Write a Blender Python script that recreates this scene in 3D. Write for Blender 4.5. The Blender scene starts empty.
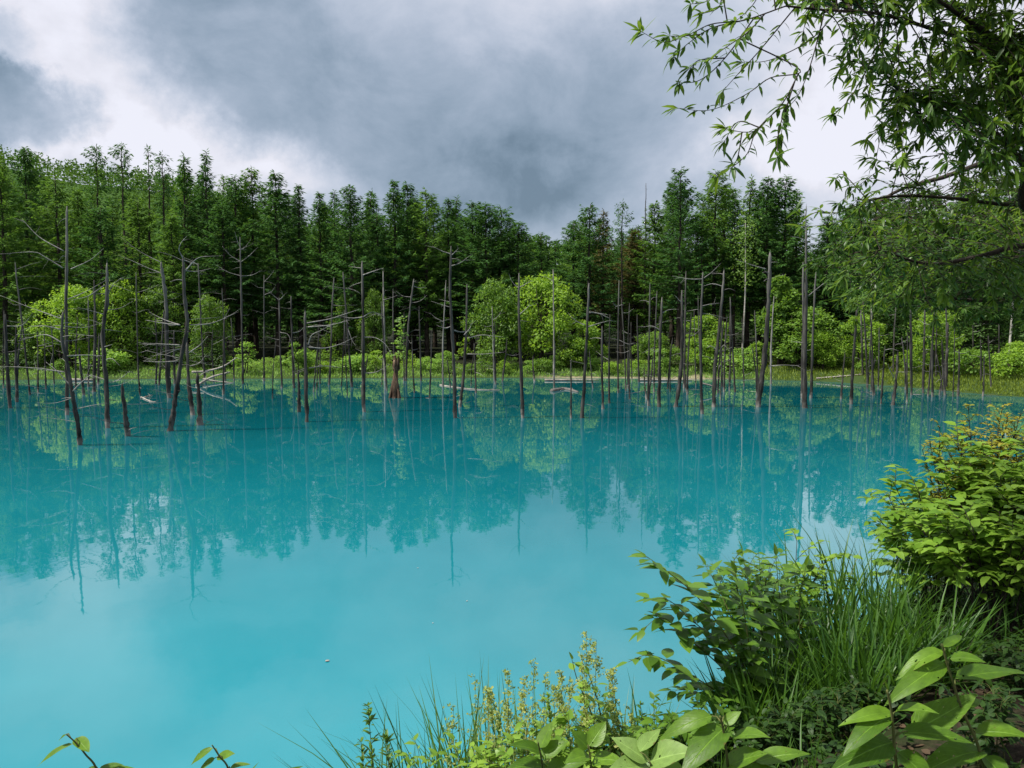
import bpy, math, random
from mathutils import Vector, noise
import numpy as np

R = random.Random(7)
S = bpy.context.scene
COL = S.collection
V = Vector
# ------------------------------------------------------------------ camera
F = 804.0
CAM = V((0, 0, 3.6))
PITCH = math.atan(59 / F)
cd = bpy.data.cameras.new('camera'); cam = bpy.data.objects.new('camera', cd); COL.objects.link(cam)
cd.lens = F / 1024 * 36; cd.sensor_width = 36; cd.clip_end = 6000; cd.clip_start = 0.05
cam.location = CAM; cam.rotation_euler = (math.pi / 2 - PITCH, 0, 0)
S.camera = cam
_f = V((0, math.cos(PITCH), -math.sin(PITCH))); _u = V((0, math.sin(PITCH), math.cos(PITCH)))


def P(px, py, D):
    """point seen at that place of the frame, D metres ahead of the viewer"""
    d = _f + V(((px - 512) / F, 0, 0)) + _u * ((384 - py) / F)
    return CAM + d * (D / d.y)


def ground_hit(px, py, z=0.0):
    d = _f + V(((px - 512) / F, 0, 0)) + _u * ((384 - py) / F)
    return CAM + d * ((z - CAM.z) / d.z)


# ------------------------------------------------------------------ light
SUN_AZ, SUN_EL = math.radians(-104), math.radians(58)
to_sun = V((math.sin(SUN_AZ) * math.cos(SUN_EL), math.cos(SUN_AZ) * math.cos(SUN_EL), math.sin(SUN_EL)))
sd = bpy.data.lights.new('sun', 'SUN'); so = bpy.data.objects.new('sun', sd); COL.objects.link(so)
sd.energy = 5.0; sd.angle = math.radians(4); sd.color = (1, 0.955, 0.86)
so.rotation_euler = to_sun.to_track_quat('Z', 'Y').to_euler(); so.location = (0, 0, 60)
S.view_settings.view_transform = 'Standard'; S.view_settings.look = 'None'
S.view_settings.exposure = 0.48; S.view_settings.gamma = 1.0; S.view_settings.use_curve_mapping = False
S.render.engine = 'CYCLES'
S.cycles.max_bounces = 7; S.cycles.diffuse_bounces = 3; S.cycles.glossy_bounces = 3
S.cycles.transmission_bounces = 4; S.cycles.transparent_max_bounces = 6
S.cycles.use_denoising = True
try:
    S.cycles.denoiser = 'OPENIMAGEDENOISE'
except Exception:
    pass


class NT:
    """small helper to wire shader nodes"""
    def __init__(s, tree):
        s.t = tree; s.n = tree.nodes; s.l = tree.links; s.n.clear()

    def node(s, typ, **kw):
        n = s.n.new(typ)
        for k, v in kw.items():
            if k in n.inputs.keys() if isinstance(k, str) else False:
                s.put(n.inputs[k], v)
            else:
                setattr(n, k, v)
        return n

    def put(s, sock, v):
        if isinstance(v, bpy.types.NodeSocket):
            s.l.new(v, sock)
        else:
            sock.default_value = v

    def math(s, op, a, b=0.0, c=0.0, clamp=False):
        n = s.n.new('ShaderNodeMath'); n.operation = op; n.use_clamp = clamp
        s.put(n.inputs[0], a); s.put(n.inputs[1], b); s.put(n.inputs[2], c)
        return n.outputs[0]

    def vmath(s, op, a, b=(0, 0, 0), out=0):
        n = s.n.new('ShaderNodeVectorMath'); n.operation = op
        s.put(n.inputs[0], a); s.put(n.inputs[1], b)
        return n.outputs[out]

    def noise(s, vec, scale, detail=4, rough=0.55, out='Fac', dist=0.0):
        n = s.n.new('ShaderNodeTexNoise')
        s.put(n.inputs['Scale'], scale); n.inputs['Detail'].default_value = detail
        n.inputs['Roughness'].default_value = rough; n.inputs['Distortion'].default_value = dist
        if vec is not None: s.l.new(vec, n.inputs['Vector'])
        return n.outputs[out]

    def mrange(s, v, a, b, c, d, smooth=False):
        n = s.n.new('ShaderNodeMapRange')
        if smooth: n.interpolation_type = 'SMOOTHSTEP'
        s.put(n.inputs[0], v)
        for i, x in enumerate((a, b, c, d)): s.put(n.inputs[i + 1], x)
        return n.outputs[0]

    def mix(s, f, a, b, mode='MIX'):
        n = s.n.new('ShaderNodeMix'); n.data_type = 'RGBA'; n.blend_type = mode
        s.put(n.inputs[0], f)
        for i, x in ((6, a), (7, b)):
            s.put(n.inputs[i], x if isinstance(x, bpy.types.NodeSocket) else (*x, 1))
        return n.outputs[2]

    def ramp(s, f, stops, interp='LINEAR'):
        n = s.n.new('ShaderNodeValToRGB'); e = n.color_ramp.elements
        n.color_ramp.interpolation = interp
        while len(e) < len(stops): e.new(0.5)
        for el, (p, c) in zip(e, stops): el.position = p; el.color = (*c, 1)
        s.put(n.inputs[0], f)
        return n.outputs[0]


# ------------------------------------------------------------------ sky: broken rain clouds over a Nishita sky
W = bpy.data.worlds.new('World'); S.world = W; W.use_nodes = True
n = NT(W.node_tree)
tc = n.node('ShaderNodeTexCoord')
dirv = n.vmath('NORMALIZE', tc.outputs['Generated'])
sep = n.node('ShaderNodeSeparateXYZ'); n.l.new(dirv, sep.inputs[0])
az = n.math('ARCTAN2', sep.outputs[0], sep.outputs[1])
el = n.math('ARCSINE', sep.outputs[2])
cmb = n.node('ShaderNodeCombineXYZ'); n.l.new(az, cmb.inputs[0]); n.l.new(el, cmb.inputs[1])
# cloud-layer coordinates: clouds lie flat, so they bunch up towards the horizon
zz = n.math('ADD', n.math('ABSOLUTE', sep.outputs[2]), 0.22)
cl = n.node('ShaderNodeCombineXYZ')
n.l.new(n.math('DIVIDE', sep.outputs[0], zz), cl.inputs[0]); n.l.new(n.math('DIVIDE', sep.outputs[1], zz), cl.inputs[1])
warp = n.vmath('SUBTRACT', n.noise(dirv, 6.0, 9, 0.62, 'Color'), (0.5, 0.5, 0.5))
wsc = n.node('ShaderNodeVectorMath', operation='SCALE'); n.l.new(warp, wsc.inputs[0]); wsc.inputs['Scale'].default_value = 0.2
pos = n.vmath('ADD', cmb.outputs[0], wsc.outputs[0])


def sky_blob(px, py, rx, ry, amount, soft=0.0):
    a = math.atan((px - 512) / F); e = math.atan((325 - py) / F * math.cos(a))
    d = n.vmath('SUBTRACT', pos, (a, e, 0))
    d = n.vmath('MULTIPLY', d, (F / rx, F / ry, 0))
    ln = n.vmath('LENGTH', d, out=1)
    return n.mrange(ln, 1.25, soft, 0.0, amount, True)


val = n.mrange(n.noise(dirv, 2.6, 7, 0.52, dist=0.2), 0.3, 0.7, 0.52, 0.74)
for b in [(430, 90, 300, 125, -0.17, 0.72), (560, 212, 200, 62, -0.19, 0.2), (245, 65, 120, 75, -0.12, 0.6), (420, 150, 150, 60, -0.05, 0.1),
          (25, 108, 64, 36, -0.30, 0.6), (5, 32, 40, 20, -0.16, 0), (60, 30, 80, 45, 0.20, 0.1), (110, 80, 70, 48, 0.24, 0.1), (165, 125, 80, 42, 0.22, 0.1),
          (235, 165, 90, 36, 0.22, 0.1), (310, 185, 70, 28, 0.2, 0), (100, 150, 90, 30, 0.2, 0.1),
          (530, 10, 150, 55, 0.16, 0), (800, 150, 110, 60, 0.34, 0), (730, 60, 120, 70, 0.10, 0), (930, 60, 120, 130, 0.3, 0),
          (30, -45, 110, 60, 0.26, 0), (190, -40, 90, 60, -0.16, 0), (640, -60, 130, 70, 0.14, 0), (480, -250, 600, 220, 0.22, 0)]:
    val = n.math('ADD', val, sky_blob(*b))
val = n.math('ADD', val, n.mrange(n.noise(n.vmath('MULTIPLY', dirv, (1, 1, 1.5)), 7.0, 9, 0.62, dist=0.3), 0.3, 0.7, -0.085, 0.085))
val = n.math('MAXIMUM', val, 0.24)
val = n.math('MINIMUM', val, 0.88)
tint = n.ramp(val, [(0.2, (0.66, 0.98, 1.32)), (0.5, (0.85, 0.99, 1.22)), (0.8, (0.98, 0.985, 1.09))])
ccol = n.vmath('SCALE', tint); n.n[-1].inputs['Scale'].default_value = 1.0
sc1 = n.n[-1]; n.l.new(n.math('MULTIPLY', val, 10.0), sc1.inputs['Scale'])
nish = n.node('ShaderNodeTexSky', sky_type='NISHITA', sun_disc=False, sun_elevation=SUN_EL, sun_rotation=SUN_AZ)
skyc = n.mix(0.93, nish.outputs[0], ccol)
bg = n.node('ShaderNodeBackground'); n.l.new(skyc, bg.inputs[0]); bg.inputs[1].default_value = 0.075
wo = n.node('ShaderNodeOutputWorld'); n.l.new(bg.outputs[0], wo.inputs[0])


# ------------------------------------------------------------------ materials
def new_mat(name):
    m = bpy.data.materials.new(name); m.use_nodes = True
    return m, NT(m.node_tree)


def finish(n, shader):
    o = n.node('ShaderNodeOutputMaterial'); n.l.new(shader, o.inputs[0]); return o


def leaf_mat(name, lo, hi, trans=0.35, rough=0.5, tcol=None, veins=False, spec=0.35, spots=0.0):
    """leaf: colour varies leaf by leaf (attribute rnd) and plant by plant; lets some light through"""
    m, n = new_mat(name)
    at = n.node('ShaderNodeAttribute', attribute_name='rnd')
    oi = n.node('ShaderNodeObjectInfo')
    f = n.math('ADD', n.math('MULTIPLY', at.outputs['Fac'], 0.75), n.math('MULTIPLY', oi.outputs['Random'], 0.25))
    c = n.mix(f, lo, hi)
    bs = n.node('ShaderNodeBsdfPrincipled'); bs.inputs['Roughness'].default_value = rough
    bs.inputs['Specular IOR Level'].default_value = spec
    if veins:
        uv = n.node('ShaderNodeUVMap'); sp = n.node('ShaderNodeSeparateXYZ'); n.l.new(uv.outputs[0], sp.inputs[0])
        side = n.math('ABSOLUTE', n.math('SUBTRACT', sp.outputs[0], 0.5))
        ph = n.math('SUBTRACT', n.math('MULTIPLY', sp.outputs[1], 9.0), n.math('MULTIPLY', side, 7.0))
        tri = n.math('ABSOLUTE', n.math('SUBTRACT', n.math('FRACT', ph), 0.5))
        vein = n.mrange(tri, 0.0, 0.07, 1.0, 0.0, True)
        rib = n.mrange(side, 0.0, 0.035, 1.0, 0.0, True)
        vv = n.math('MAXIMUM', n.math('MULTIPLY', vein, 0.5), rib)
        c = n.mix(n.math('MULTIPLY', vv, 0.45), c, tuple(min(1, x * 1.9 + 0.03) for x in hi))
        geo = n.node('ShaderNodeNewGeometry')
        mot = n.noise(geo.outputs['Position'], 38, 4)
        c = n.mix(n.mrange(mot, 0.35, 0.7, 0.0, 0.4), c, tuple(x * 0.55 for x in lo))
        if spots:
            sptx = n.noise(geo.outputs['Position'], 95, 2)
            c = n.mix(n.mrange(sptx, 0.69, 0.73, 0.0, spots), c, (0.10, 0.06, 0.02))
        edge = n.math('ADD', side, n.mrange(n.noise(geo.outputs['Position'], 30, 3), 0.35, 0.7, -0.22, 0.06))
        c = n.mix(n.mrange(edge, 0.43, 0.5, 0, 0.7), c, (0.12, 0.075, 0.02))
        bmp = n.node('ShaderNodeBump'); bmp.inputs['Strength'].default_value = 0.35; bmp.inputs['Distance'].default_value = 0.004
        n.l.new(n.math('ADD', n.math('MULTIPLY', vv, -1.0), n.math('MULTIPLY', mot, 0.8)), bmp.inputs['Height'])
        n.l.new(bmp.outputs[0], bs.inputs['Normal'])
    n.l.new(c, bs.inputs['Base Color'])
    tr = n.node('ShaderNodeBsdfTranslucent')
    tcol = tcol or tuple(min(1, x * k) for x, k in zip(hi, (1.5, 1.5, 0.7)))
    n.l.new(n.mix(0.6, c, tcol), tr.inputs[0])
    mx = n.node('ShaderNodeMixShader'); mx.inputs[0].default_value = trans
    n.l.new(bs.outputs[0], mx.inputs[1]); n.l.new(tr.outputs[0], mx.inputs[2])
    out = mx.outputs[0]
    if veins:      # insect holes
        hole = n.mrange(n.noise(geo.outputs['Position'], 55, 1), 0.735, 0.74, 0, 1)
        tp = n.node('ShaderNodeBsdfTransparent'); m2 = n.node('ShaderNodeMixShader')
        n.l.new(hole, m2.inputs[0]); n.l.new(out, m2.inputs[1]); n.l.new(tp.outputs[0], m2.inputs[2]); out = m2.outputs[0]
    finish(n, out)
    return m


def bark_mat(name, a, b, scale=14, stretch=0.15, bleach=None, bump=0.5, dist=0.02):
    m, n = new_mat(name)
    tc = n.node('ShaderNodeTexCoord'); geo = n.node('ShaderNodeNewGeometry')
    oi = n.node('ShaderNodeObjectInfo')
    vec = n.vmath('MULTIPLY', tc.outputs['Object'], (1, 1, stretch))
    off = n.node('ShaderNodeCombineXYZ'); n.l.new(n.math('MULTIPLY', oi.outputs['Random'], 37.0), off.inputs[0])
    vec = n.vmath('ADD', vec, off.outputs[0])
    f = n.noise(vec, scale, 6, 0.65)
    c = n.mix(n.mrange(f, 0.35, 0.68, 0, 1), a, b)
    c = n.mix(n.math('MULTIPLY', n.mrange(n.noise(geo.outputs['Position'], 1.7, 3), 0.42, 0.62, 0, 1), 0.5), c, tuple(x * 0.4 for x in a))
    if bleach:
        sp0 = n.node('ShaderNodeSeparateXYZ'); n.l.new(geo.outputs['Position'], sp0.inputs[0])
        hh = n.math('ADD', n.math('MULTIPLY', sp0.outputs[2], 0.07), n.noise(n.vmath('MULTIPLY', vec, (0.5, 0.5, 0.5)), 5, 4))
        c = n.mix(n.mrange(hh, 0.72, 1.05, 0.0, 0.6), c, (0.24, 0.23, 0.21))
        sp = n.node('ShaderNodeSeparateXYZ'); n.l.new(geo.outputs['Position'], sp.inputs[0])
        zt = n.math('ADD', sp.outputs[2], n.mrange(n.noise(geo.outputs['Position'], 4, 3), 0.25, 0.75, -0.22, 0.22))
        c = n.mix(n.math('MULTIPLY', n.mrange(zt, 0.06, 0.32, 0.75, 0.0), n.mrange(oi.outputs['Random'], 0.2, 0.8, 0.25, 1.0)), c, bleach)
    bs = n.node('ShaderNodeBsdfPrincipled'); bs.inputs['Roughness'].default_value = 0.9
    bs.inputs['Specular IOR Level'].default_value = 0.2
    n.l.new(c, bs.inputs['Base Color'])
    bmp = n.node('ShaderNodeBump'); bmp.inputs['Strength'].default_value = bump; bmp.inputs['Distance'].default_value = dist
    n.l.new(f, bmp.inputs['Height']); n.l.new(bmp.outputs[0], bs.inputs['Normal'])
    finish(n, bs.outputs[0])
    return m


M = {}
M['larch'] = leaf_mat('larch_needles', (0.022, 0.072, 0.020), (0.080, 0.185, 0.038), 0.32, 0.7, spec=0.15)
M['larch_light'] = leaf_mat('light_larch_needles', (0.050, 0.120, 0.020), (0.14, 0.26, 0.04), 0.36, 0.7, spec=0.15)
M['larch_brown'] = leaf_mat('yellowing_larch_needles', (0.08, 0.075, 0.025), (0.13, 0.12, 0.04), 0.25, 0.7, spec=0.15)
M['broad'] = leaf_mat('broad_leaves', (0.055, 0.13, 0.013), (0.30, 0.47, 0.05), 0.42, 0.55)
M['broad_mid'] = leaf_mat('mid_green_leaves', (0.040, 0.10, 0.014), (0.19, 0.33, 0.045), 0.4, 0.55)
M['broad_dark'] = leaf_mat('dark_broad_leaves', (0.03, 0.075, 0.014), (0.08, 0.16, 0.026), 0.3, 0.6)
M['under'] = leaf_mat('undergrowth_leaves', (0.12, 0.26, 0.04), (0.30, 0.47, 0.09), 0.4, 0.55)
M['willow'] = leaf_mat('willow_leaves', (0.026, 0.070, 0.012), (0.10, 0.20, 0.025), 0.45, 0.4, tcol=(0.16, 0.27, 0.02))
M['willow_young'] = leaf_mat('young_willow_leaves', (0.06, 0.13, 0.016), (0.15, 0.26, 0.03), 0.45, 0.4, tcol=(0.26, 0.38, 0.03))
M['shaded_willow'] = leaf_mat('shaded_willow_leaves', (0.010, 0.030, 0.006), (0.048, 0.105, 0.014), 0.35, 0.6, spec=0.15)  # willow leaves with the shade of the low sprays put into their colour
M['bush'] = leaf_mat('bush_leaves', (0.08, 0.19, 0.018), (0.29, 0.46, 0.055), 0.42, 0.42, tcol=(0.28, 0.42, 0.03))
M['bush_red'] = leaf_mat('rusty_shoot_leaves', (0.14, 0.23, 0.02), (0.36, 0.30, 0.045), 0.38, 0.5)
M['knot'] = leaf_mat('knotweed_leaves', (0.020, 0.070, 0.010), (0.14, 0.27, 0.026), 0.42, 0.38, tcol=(0.2, 0.34, 0.02))
M['big'] = leaf_mat('large_leaves', (0.020, 0.075, 0.007), (0.16, 0.30, 0.018), 0.42, 0.42, tcol=(0.30, 0.44, 0.02), veins=True, spots=0.6)
M['pale'] = leaf_mat('pale_large_leaves', (0.14, 0.24, 0.05), (0.22, 0.34, 0.08), 0.3, 0.5, veins=True, spots=0.5)
M['grass'] = leaf_mat('grass_blades', (0.018, 0.062, 0.010), (0.085, 0.19, 0.022), 0.38, 0.4)
M['moss'] = leaf_mat('shore_moss', (0.11, 0.17, 0.018), (0.23, 0.30, 0.035), 0.3, 0.6)
M['panicle'] = leaf_mat('weed_flowers', (0.14, 0.24, 0.04), (0.40, 0.42, 0.12), 0.4, 0.6)
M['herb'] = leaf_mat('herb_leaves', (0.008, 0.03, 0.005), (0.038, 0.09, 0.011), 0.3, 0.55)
M['litter'] = leaf_mat('fallen_leaves', (0.02, 0.012, 0.006), (0.10, 0.065, 0.035), 0.1, 0.8)
M['hillwood'] = leaf_mat('hill_forest', (0.045, 0.105, 0.020), (0.11, 0.20, 0.034), 0.25, 0.8, spec=0.1)
M['snag'] = bark_mat('weathered_snag', (0.012, 0.011, 0.010), (0.095, 0.09, 0.082), 9, 0.12, bleach=(0.27, 0.25, 0.225))
M['snag_pale'] = bark_mat('bleached_snag', (0.13, 0.12, 0.11), (0.38, 0.36, 0.33), 10, 0.12)
M['twig_dead'] = bark_mat('dead_branch', (0.16, 0.15, 0.14), (0.42, 0.40, 0.37), 16, 0.4)
M['stump'] = bark_mat('rotten_stump', (0.04, 0.022, 0.014), (0.22, 0.15, 0.10), 7, 0.14, bump=0.8, dist=0.05)
M['bark'] = bark_mat('larch_bark', (0.022, 0.017, 0.013), (0.09, 0.07, 0.055), 12, 0.2)
M['willow_bark'] = bark_mat('willow_bark', (0.02, 0.016, 0.012), (0.075, 0.06, 0.045), 26, 0.3)
M['birch'] = bark_mat('birch_bark', (0.28, 0.26, 0.23), (0.5, 0.48, 0.44), 8, 1.2)
M['stem'] = bark_mat('green_stem', (0.06, 0.08, 0.02), (0.15, 0.15, 0.05), 40, 0.3, bump=0.1, dist=0.002)
M['driftwood'] = bark_mat('driftwood', (0.22, 0.20, 0.17), (0.46, 0.43, 0.38), 12, 0.4)


def water_mat():
    m, n = new_mat('turquoise_water')
    geo = n.node('ShaderNodeNewGeometry')
    p = geo.outputs['Position']
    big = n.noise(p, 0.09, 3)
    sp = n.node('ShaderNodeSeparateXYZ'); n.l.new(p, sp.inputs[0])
    far_shade = n.mrange(n.math('ADD', sp.outputs[1], n.mrange(big, 0.3, 0.7, -6, 6)), 5, 36, 0, 1)
    near_tone = n.mix(n.mrange(n.noise(p, 0.25, 4), 0.35, 0.65, 0, 1), (0.006, 0.190, 0.236), (0.012, 0.212, 0.256))
    c = n.mix(n.math('POWER', far_shade, 0.75), near_tone, (0.001, 0.080, 0.100))  # far water darkened in colour for the weaker light by the forest
    bs = n.node('ShaderNodeBsdfPrincipled'); n.l.new(c, bs.inputs['Base Color'])
    bs.inputs['Roughness'].default_value = 0.015; bs.inputs['IOR'].default_value = 1.6
    r1 = n.noise(n.vmath('MULTIPLY', p, (1.0, 0.6, 1)), 3.2, 3, 0.5)
    r2 = n.noise(p, 0.55, 2, 0.5)
    bmp = n.node('ShaderNodeBump'); bmp.inputs['Strength'].default_value = 1.0; bmp.inputs['Distance'].default_value = 0.0008
    n.l.new(n.math('ADD', r1, n.math('MULTIPLY', r2, 3.0)), bmp.inputs['Height'])
    n.l.new(bmp.outputs[0], bs.inputs['Normal'])
    finish(n, bs.outputs[0])
    return m


def ground_mat():
    m, n = new_mat('forest_soil')
    geo = n.node('ShaderNodeNewGeometry'); p = geo.outputs['Position']
    sp = n.node('ShaderNodeSeparateXYZ'); n.l.new(p, sp.inputs[0])
    f = n.noise(p, 2.2, 8, 0.65); g = n.noise(p, 24, 6, 0.7)
    soil = n.mix(n.mrange(g, 0.32, 0.68, 0, 1), (0.010, 0.007, 0.005), (0.06, 0.043, 0.028))
    soil = n.mix(n.mrange(f, 0.45, 0.6, 0, 0.75), soil, (0.02, 0.034, 0.009))
    soil = n.mix(n.math('MULTIPLY', n.mrange(sp.outputs[1], 57, 62, 0, 1), 0.85), soil, (0.012, 0.017, 0.006))  # far forest floor darkened in colour, shade under the larches painted in
    sand = n.mix(n.mrange(n.noise(p, 5, 5), 0.35, 0.65, 0, 1), (0.16, 0.14, 0.085), (0.30, 0.26, 0.17))
    zt = n.math('ADD', sp.outputs[2], n.mrange(n.noise(p, 0.35, 3), 0.3, 0.7, -0.10, 0.16))
    k = n.mrange(zt, 0.10, 0.22, 1, 0, True)
    soil = n.mix(n.math('MULTIPLY', n.mrange(sp.outputs[1], 34, 38, 0, 1), n.mrange(sp.outputs[1], 57, 61, 0.85, 0)), soil, (0.035, 0.065, 0.014))
    far = n.math('MULTIPLY', n.mrange(sp.outputs[1], 34, 40, 0, 1), n.mrange(n.math('ABSOLUTE', n.math('SUBTRACT', sp.outputs[0], 8.0)), 4.5, 7.0, 0.9, 0.0))
    c = n.mix(n.math('MULTIPLY', k, far), soil, sand)
    bs = n.node('ShaderNodeBsdfPrincipled'); bs.inputs['Roughness'].default_value = 0.95
    bs.inputs['Specular IOR Level'].default_value = 0.15
    n.l.new(c, bs.inputs['Base Color'])
    bmp = n.node('ShaderNodeBump'); bmp.inputs['Strength'].default_value = 0.8; bmp.inputs['Distance'].default_value = 0.03
    n.l.new(g, bmp.inputs['Height']); n.l.new(bmp.outputs[0], bs.inputs['Normal'])
    finish(n, bs.outputs[0]); return m


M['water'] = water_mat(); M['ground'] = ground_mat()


# ------------------------------------------------------------------ mesh helpers
class G:
    """collects faces of ONE part; build() links them as one mesh object"""
    def __init__(s):
        s.v = []; s.f = []; s.r = []; s.uv = []; s.sm = []

    def face(s, idx, r=0.5, uv=None, smooth=True):
        s.f.append(idx); s.r.append(r); s.sm.append(smooth)
        s.uv.extend(uv if uv else [(0.5, 0.5)] * len(idx))

    def mesh(s, name, mat, origin=None):
        me = bpy.data.meshes.new(name)
        vs = s.v if origin is None else [(x - origin[0], y - origin[1], z - origin[2]) for x, y, z in s.v]
        me.from_pydata(vs, [], s.f)
        me.materials.append(mat)
        a = me.attributes.new('rnd', 'FLOAT', 'FACE'); a.data.foreach_set('value', s.r)
        u = me.uv_layers.new(name='UVMap'); u.data.foreach_set('uv', [c for p in s.uv for c in p])
        me.polygons.foreach_set('use_smooth', s.sm)
        me.update()
        return me

    def build(s, name, mat, parent=None, origin=None):
        o = bpy.data.objects.new(name, s.mesh(name, mat, origin if origin is not None else (parent.location if parent is not None else None)))
        COL.objects.link(o); o.parent = parent
        return o

    def tube(s, pts, rad, n=6, rough=0.0, r=0.5, cap=True):
        pts = [V(p) for p in pts]
        base = len(s.v); m = len(pts)
        ref = V((0.31, 0.87, 0.38))
        for i, p in enumerate(pts):
            d = (pts[min(i + 1, m - 1)] - pts[max(i - 1, 0)])
            d = d.normalized() if d.length > 1e-9 else V((0, 0, 1))
            a = d.cross(ref)
            a = a.normalized() if a.length > 1e-3 else d.orthogonal().normalized()
            b = d.cross(a)
            rr = rad[i] if isinstance(rad, (list, tuple)) else rad
            for k in range(n):
                t = 2 * math.pi * k / n
                q = rr * (1 + (R.uniform(-rough, rough) if rough else 0))
                s.v.append(tuple(p + (a * math.cos(t) + b * math.sin(t)) * q))
        for i in range(m - 1):
            for k in range(n):
                k2 = (k + 1) % n
                s.face((base + i * n + k, base + i * n + k2, base + (i + 1) * n + k2, base + (i + 1) * n + k), r)
        if cap:
            s.face(tuple(base + k for k in range(n))[::-1], r); s.face(tuple(base + (m - 1) * n + k for k in range(n)), r)

    def card(s, p, d, side, L, w, r):
        """small pointed leaf of two triangles sharing the midrib"""
        b = len(s.v)
        m = p + d * (L * 0.45)
        s.v += [tuple(p), tuple(m + side * w), tuple(p + d * L), tuple(m - side * w)]
        s.face((b, b + 1, b + 2, b + 3), r, smooth=False)

    def leaf(s, p, d, up, L, w, droop=0.2, fold=0.2, segs=4, r=0.5, shape='ovate', twist=0.0, wave=0.0):
        d = V(d).normalized(); up = V(up)
        side = d.cross(up)
        side = side.normalized() if side.length > 1e-4 else d.orthogonal().normalized()
        nu = side.cross(d).normalized()
        if twist:
            side, nu = side * math.cos(twist) + nu * math.sin(twist), nu * math.cos(twist) - side * math.sin(twist)
        b = len(s.v)
        s.v.append(tuple(p))
        ph = R.uniform(0, 6)
        for i in range(1, segs):
            t = i / segs
            if shape == 'ovate':
                ww = w * (t ** .6) * ((1 - t) ** 1.05) / .339
            else:
                ww = w * math.sin(math.pi * t ** 0.85)
            c = p + d * (L * t * (1 - 0.12 * droop * t)) - nu * (droop * L * t * t)
            wv = nu * (wave * L * math.sin(ph + t * 9))
            h = nu * (fold * ww)
            s.v += [tuple(c - side * ww + h + wv), tuple(c), tuple(c + side * ww + h - wv)]
        s.v.append(tuple(p + d * (L * (1 - 0.12 * droop)) - nu * (droop * L)))
        tip = len(s.v) - 1

        def U(i, u): return (u, i / segs)
        s.face((b, b + 2, b + 1), r, [(.5, 0), U(1, .5), U(1, 0)]); s.face((b, b + 3, b + 2), r, [(.5, 0), U(1, 1), U(1, .5)])
        for i in range(1, segs - 1):
            a = b + 1 + (i - 1) * 3; c = a + 3
            s.face((a, a + 1, c + 1, c), r, [U(i, 0), U(i, .5), U(i + 1, .5), U(i + 1, 0)])
            s.face((a + 1, a + 2, c + 2, c + 1), r, [U(i, .5), U(i, 1), U(i + 1, 1), U(i + 1, .5)])
        a = b + 1 + (segs - 2) * 3
        s.face((a, a + 1, tip), r, [U(segs - 1, 0), U(segs - 1, .5), (.5, 1)]); s.face((a + 1, a + 2, tip), r, [U(segs - 1, .5), U(segs - 1, 1), (.5, 1)])


def tag(o, label=None, cat=None, group=None, kind=None):
    if label: o['label'] = label
    if cat: o['category'] = cat
    if group: o['group'] = group
    if kind: o['kind'] = kind
    return o


def thing(name, label, cat, loc, group=None, rz=0.0):
    o = bpy.data.objects.new(name, None); COL.objects.link(o)
    o.empty_display_size = 0.3
    o.location = loc; o.rotation_euler = (0, 0, rz)
    return tag(o, label, cat, group)


def place(name, parts, loc, rz, scale, label, cat, group=None, mats=None):
    """a thing made of copies of already built part meshes"""
    t = thing(name, label, cat, loc, group, rz)
    t.scale = scale if isinstance(scale, (tuple, list)) else (scale,) * 3
    for pn, me in parts:
        o = bpy.data.objects.new(pn, me); COL.objects.link(o); o.parent = t
        if mats and pn in mats:
            o.material_slots[0].link = 'OBJECT'; o.material_slots[0].material = mats[pn]
    return t


def spline(pts, k=6):
    """smooth curve through points (Catmull-Rom)"""
    pts = [V(p) for p in pts]
    if len(pts) < 3:
        return [pts[0].lerp(pts[-1], i / k) for i in range(k + 1)]
    e = [pts[0] * 2 - pts[1]] + pts + [pts[-1] * 2 - pts[-2]]
    out = []
    for i in range(1, len(e) - 2):
        for j in range(k):
            t = j / k
            a, b, c, d = e[i - 1:i + 3]
            out.append(0.5 * ((2 * b) + (c - a) * t + (2 * a - 5 * b + 4 * c - d) * t * t + (3 * b - a - 3 * c + d) * t ** 3))
    return out + [pts[-1]]


def rdir(zlo=-1, zhi=1):
    z = R.uniform(zlo, zhi); a = R.uniform(0, 2 * math.pi); q = math.sqrt(max(0, 1 - z * z))
    return V((q * math.cos(a), q * math.sin(a), z))


# ------------------------------------------------------------------ ground, pond, hill
POND = np.array([(-90, 26), (-84, 44), (-60, 51), (-45, 52.3), (-34, 52.6), (-24, 53.6), (-10, 54.2), (0, 54.8), (8, 54.6), (15, 53.2),
                 (20, 51), (22.6, 47), (24, 42.5), (26, 38.6), (31, 34), (35, 28), (32, 23), (20, 18.5), (9, 15), (6.2, 11.4), (4.0, 8.8), (2.1, 7.2), (1.1, 6.0), (0.2, 5.0), (-1, 4.4), (-2, 4.2),
                 (-6, 4.1), (-30, 3.6), (-60, 8)], float)


def pond_sd(x, y):
    """signed distance to the water's edge: negative in the pond"""
    x = np.asarray(x, float); y = np.asarray(y, float)
    d = np.full(x.shape, 1e9); ins = np.zeros(x.shape, bool)
    for i in range(len(POND)):
        ax, ay = POND[i]; bx, by = POND[(i + 1) % len(POND)]
        ex, ey = bx - ax, by - ay
        t = np.clip(((x - ax) * ex + (y - ay) * ey) / (ex * ex + ey * ey), 0, 1)
        d = np.minimum(d, np.hypot(x - ax - t * ex, y - ay - t * ey))
        c = ((ay > y) != (by > y)) & (x < (bx - ax) * (y - ay) / ((by - ay) if by != ay else 1e-9) + ax)
        ins ^= c
    return np.where(ins, -d, d)


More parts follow.
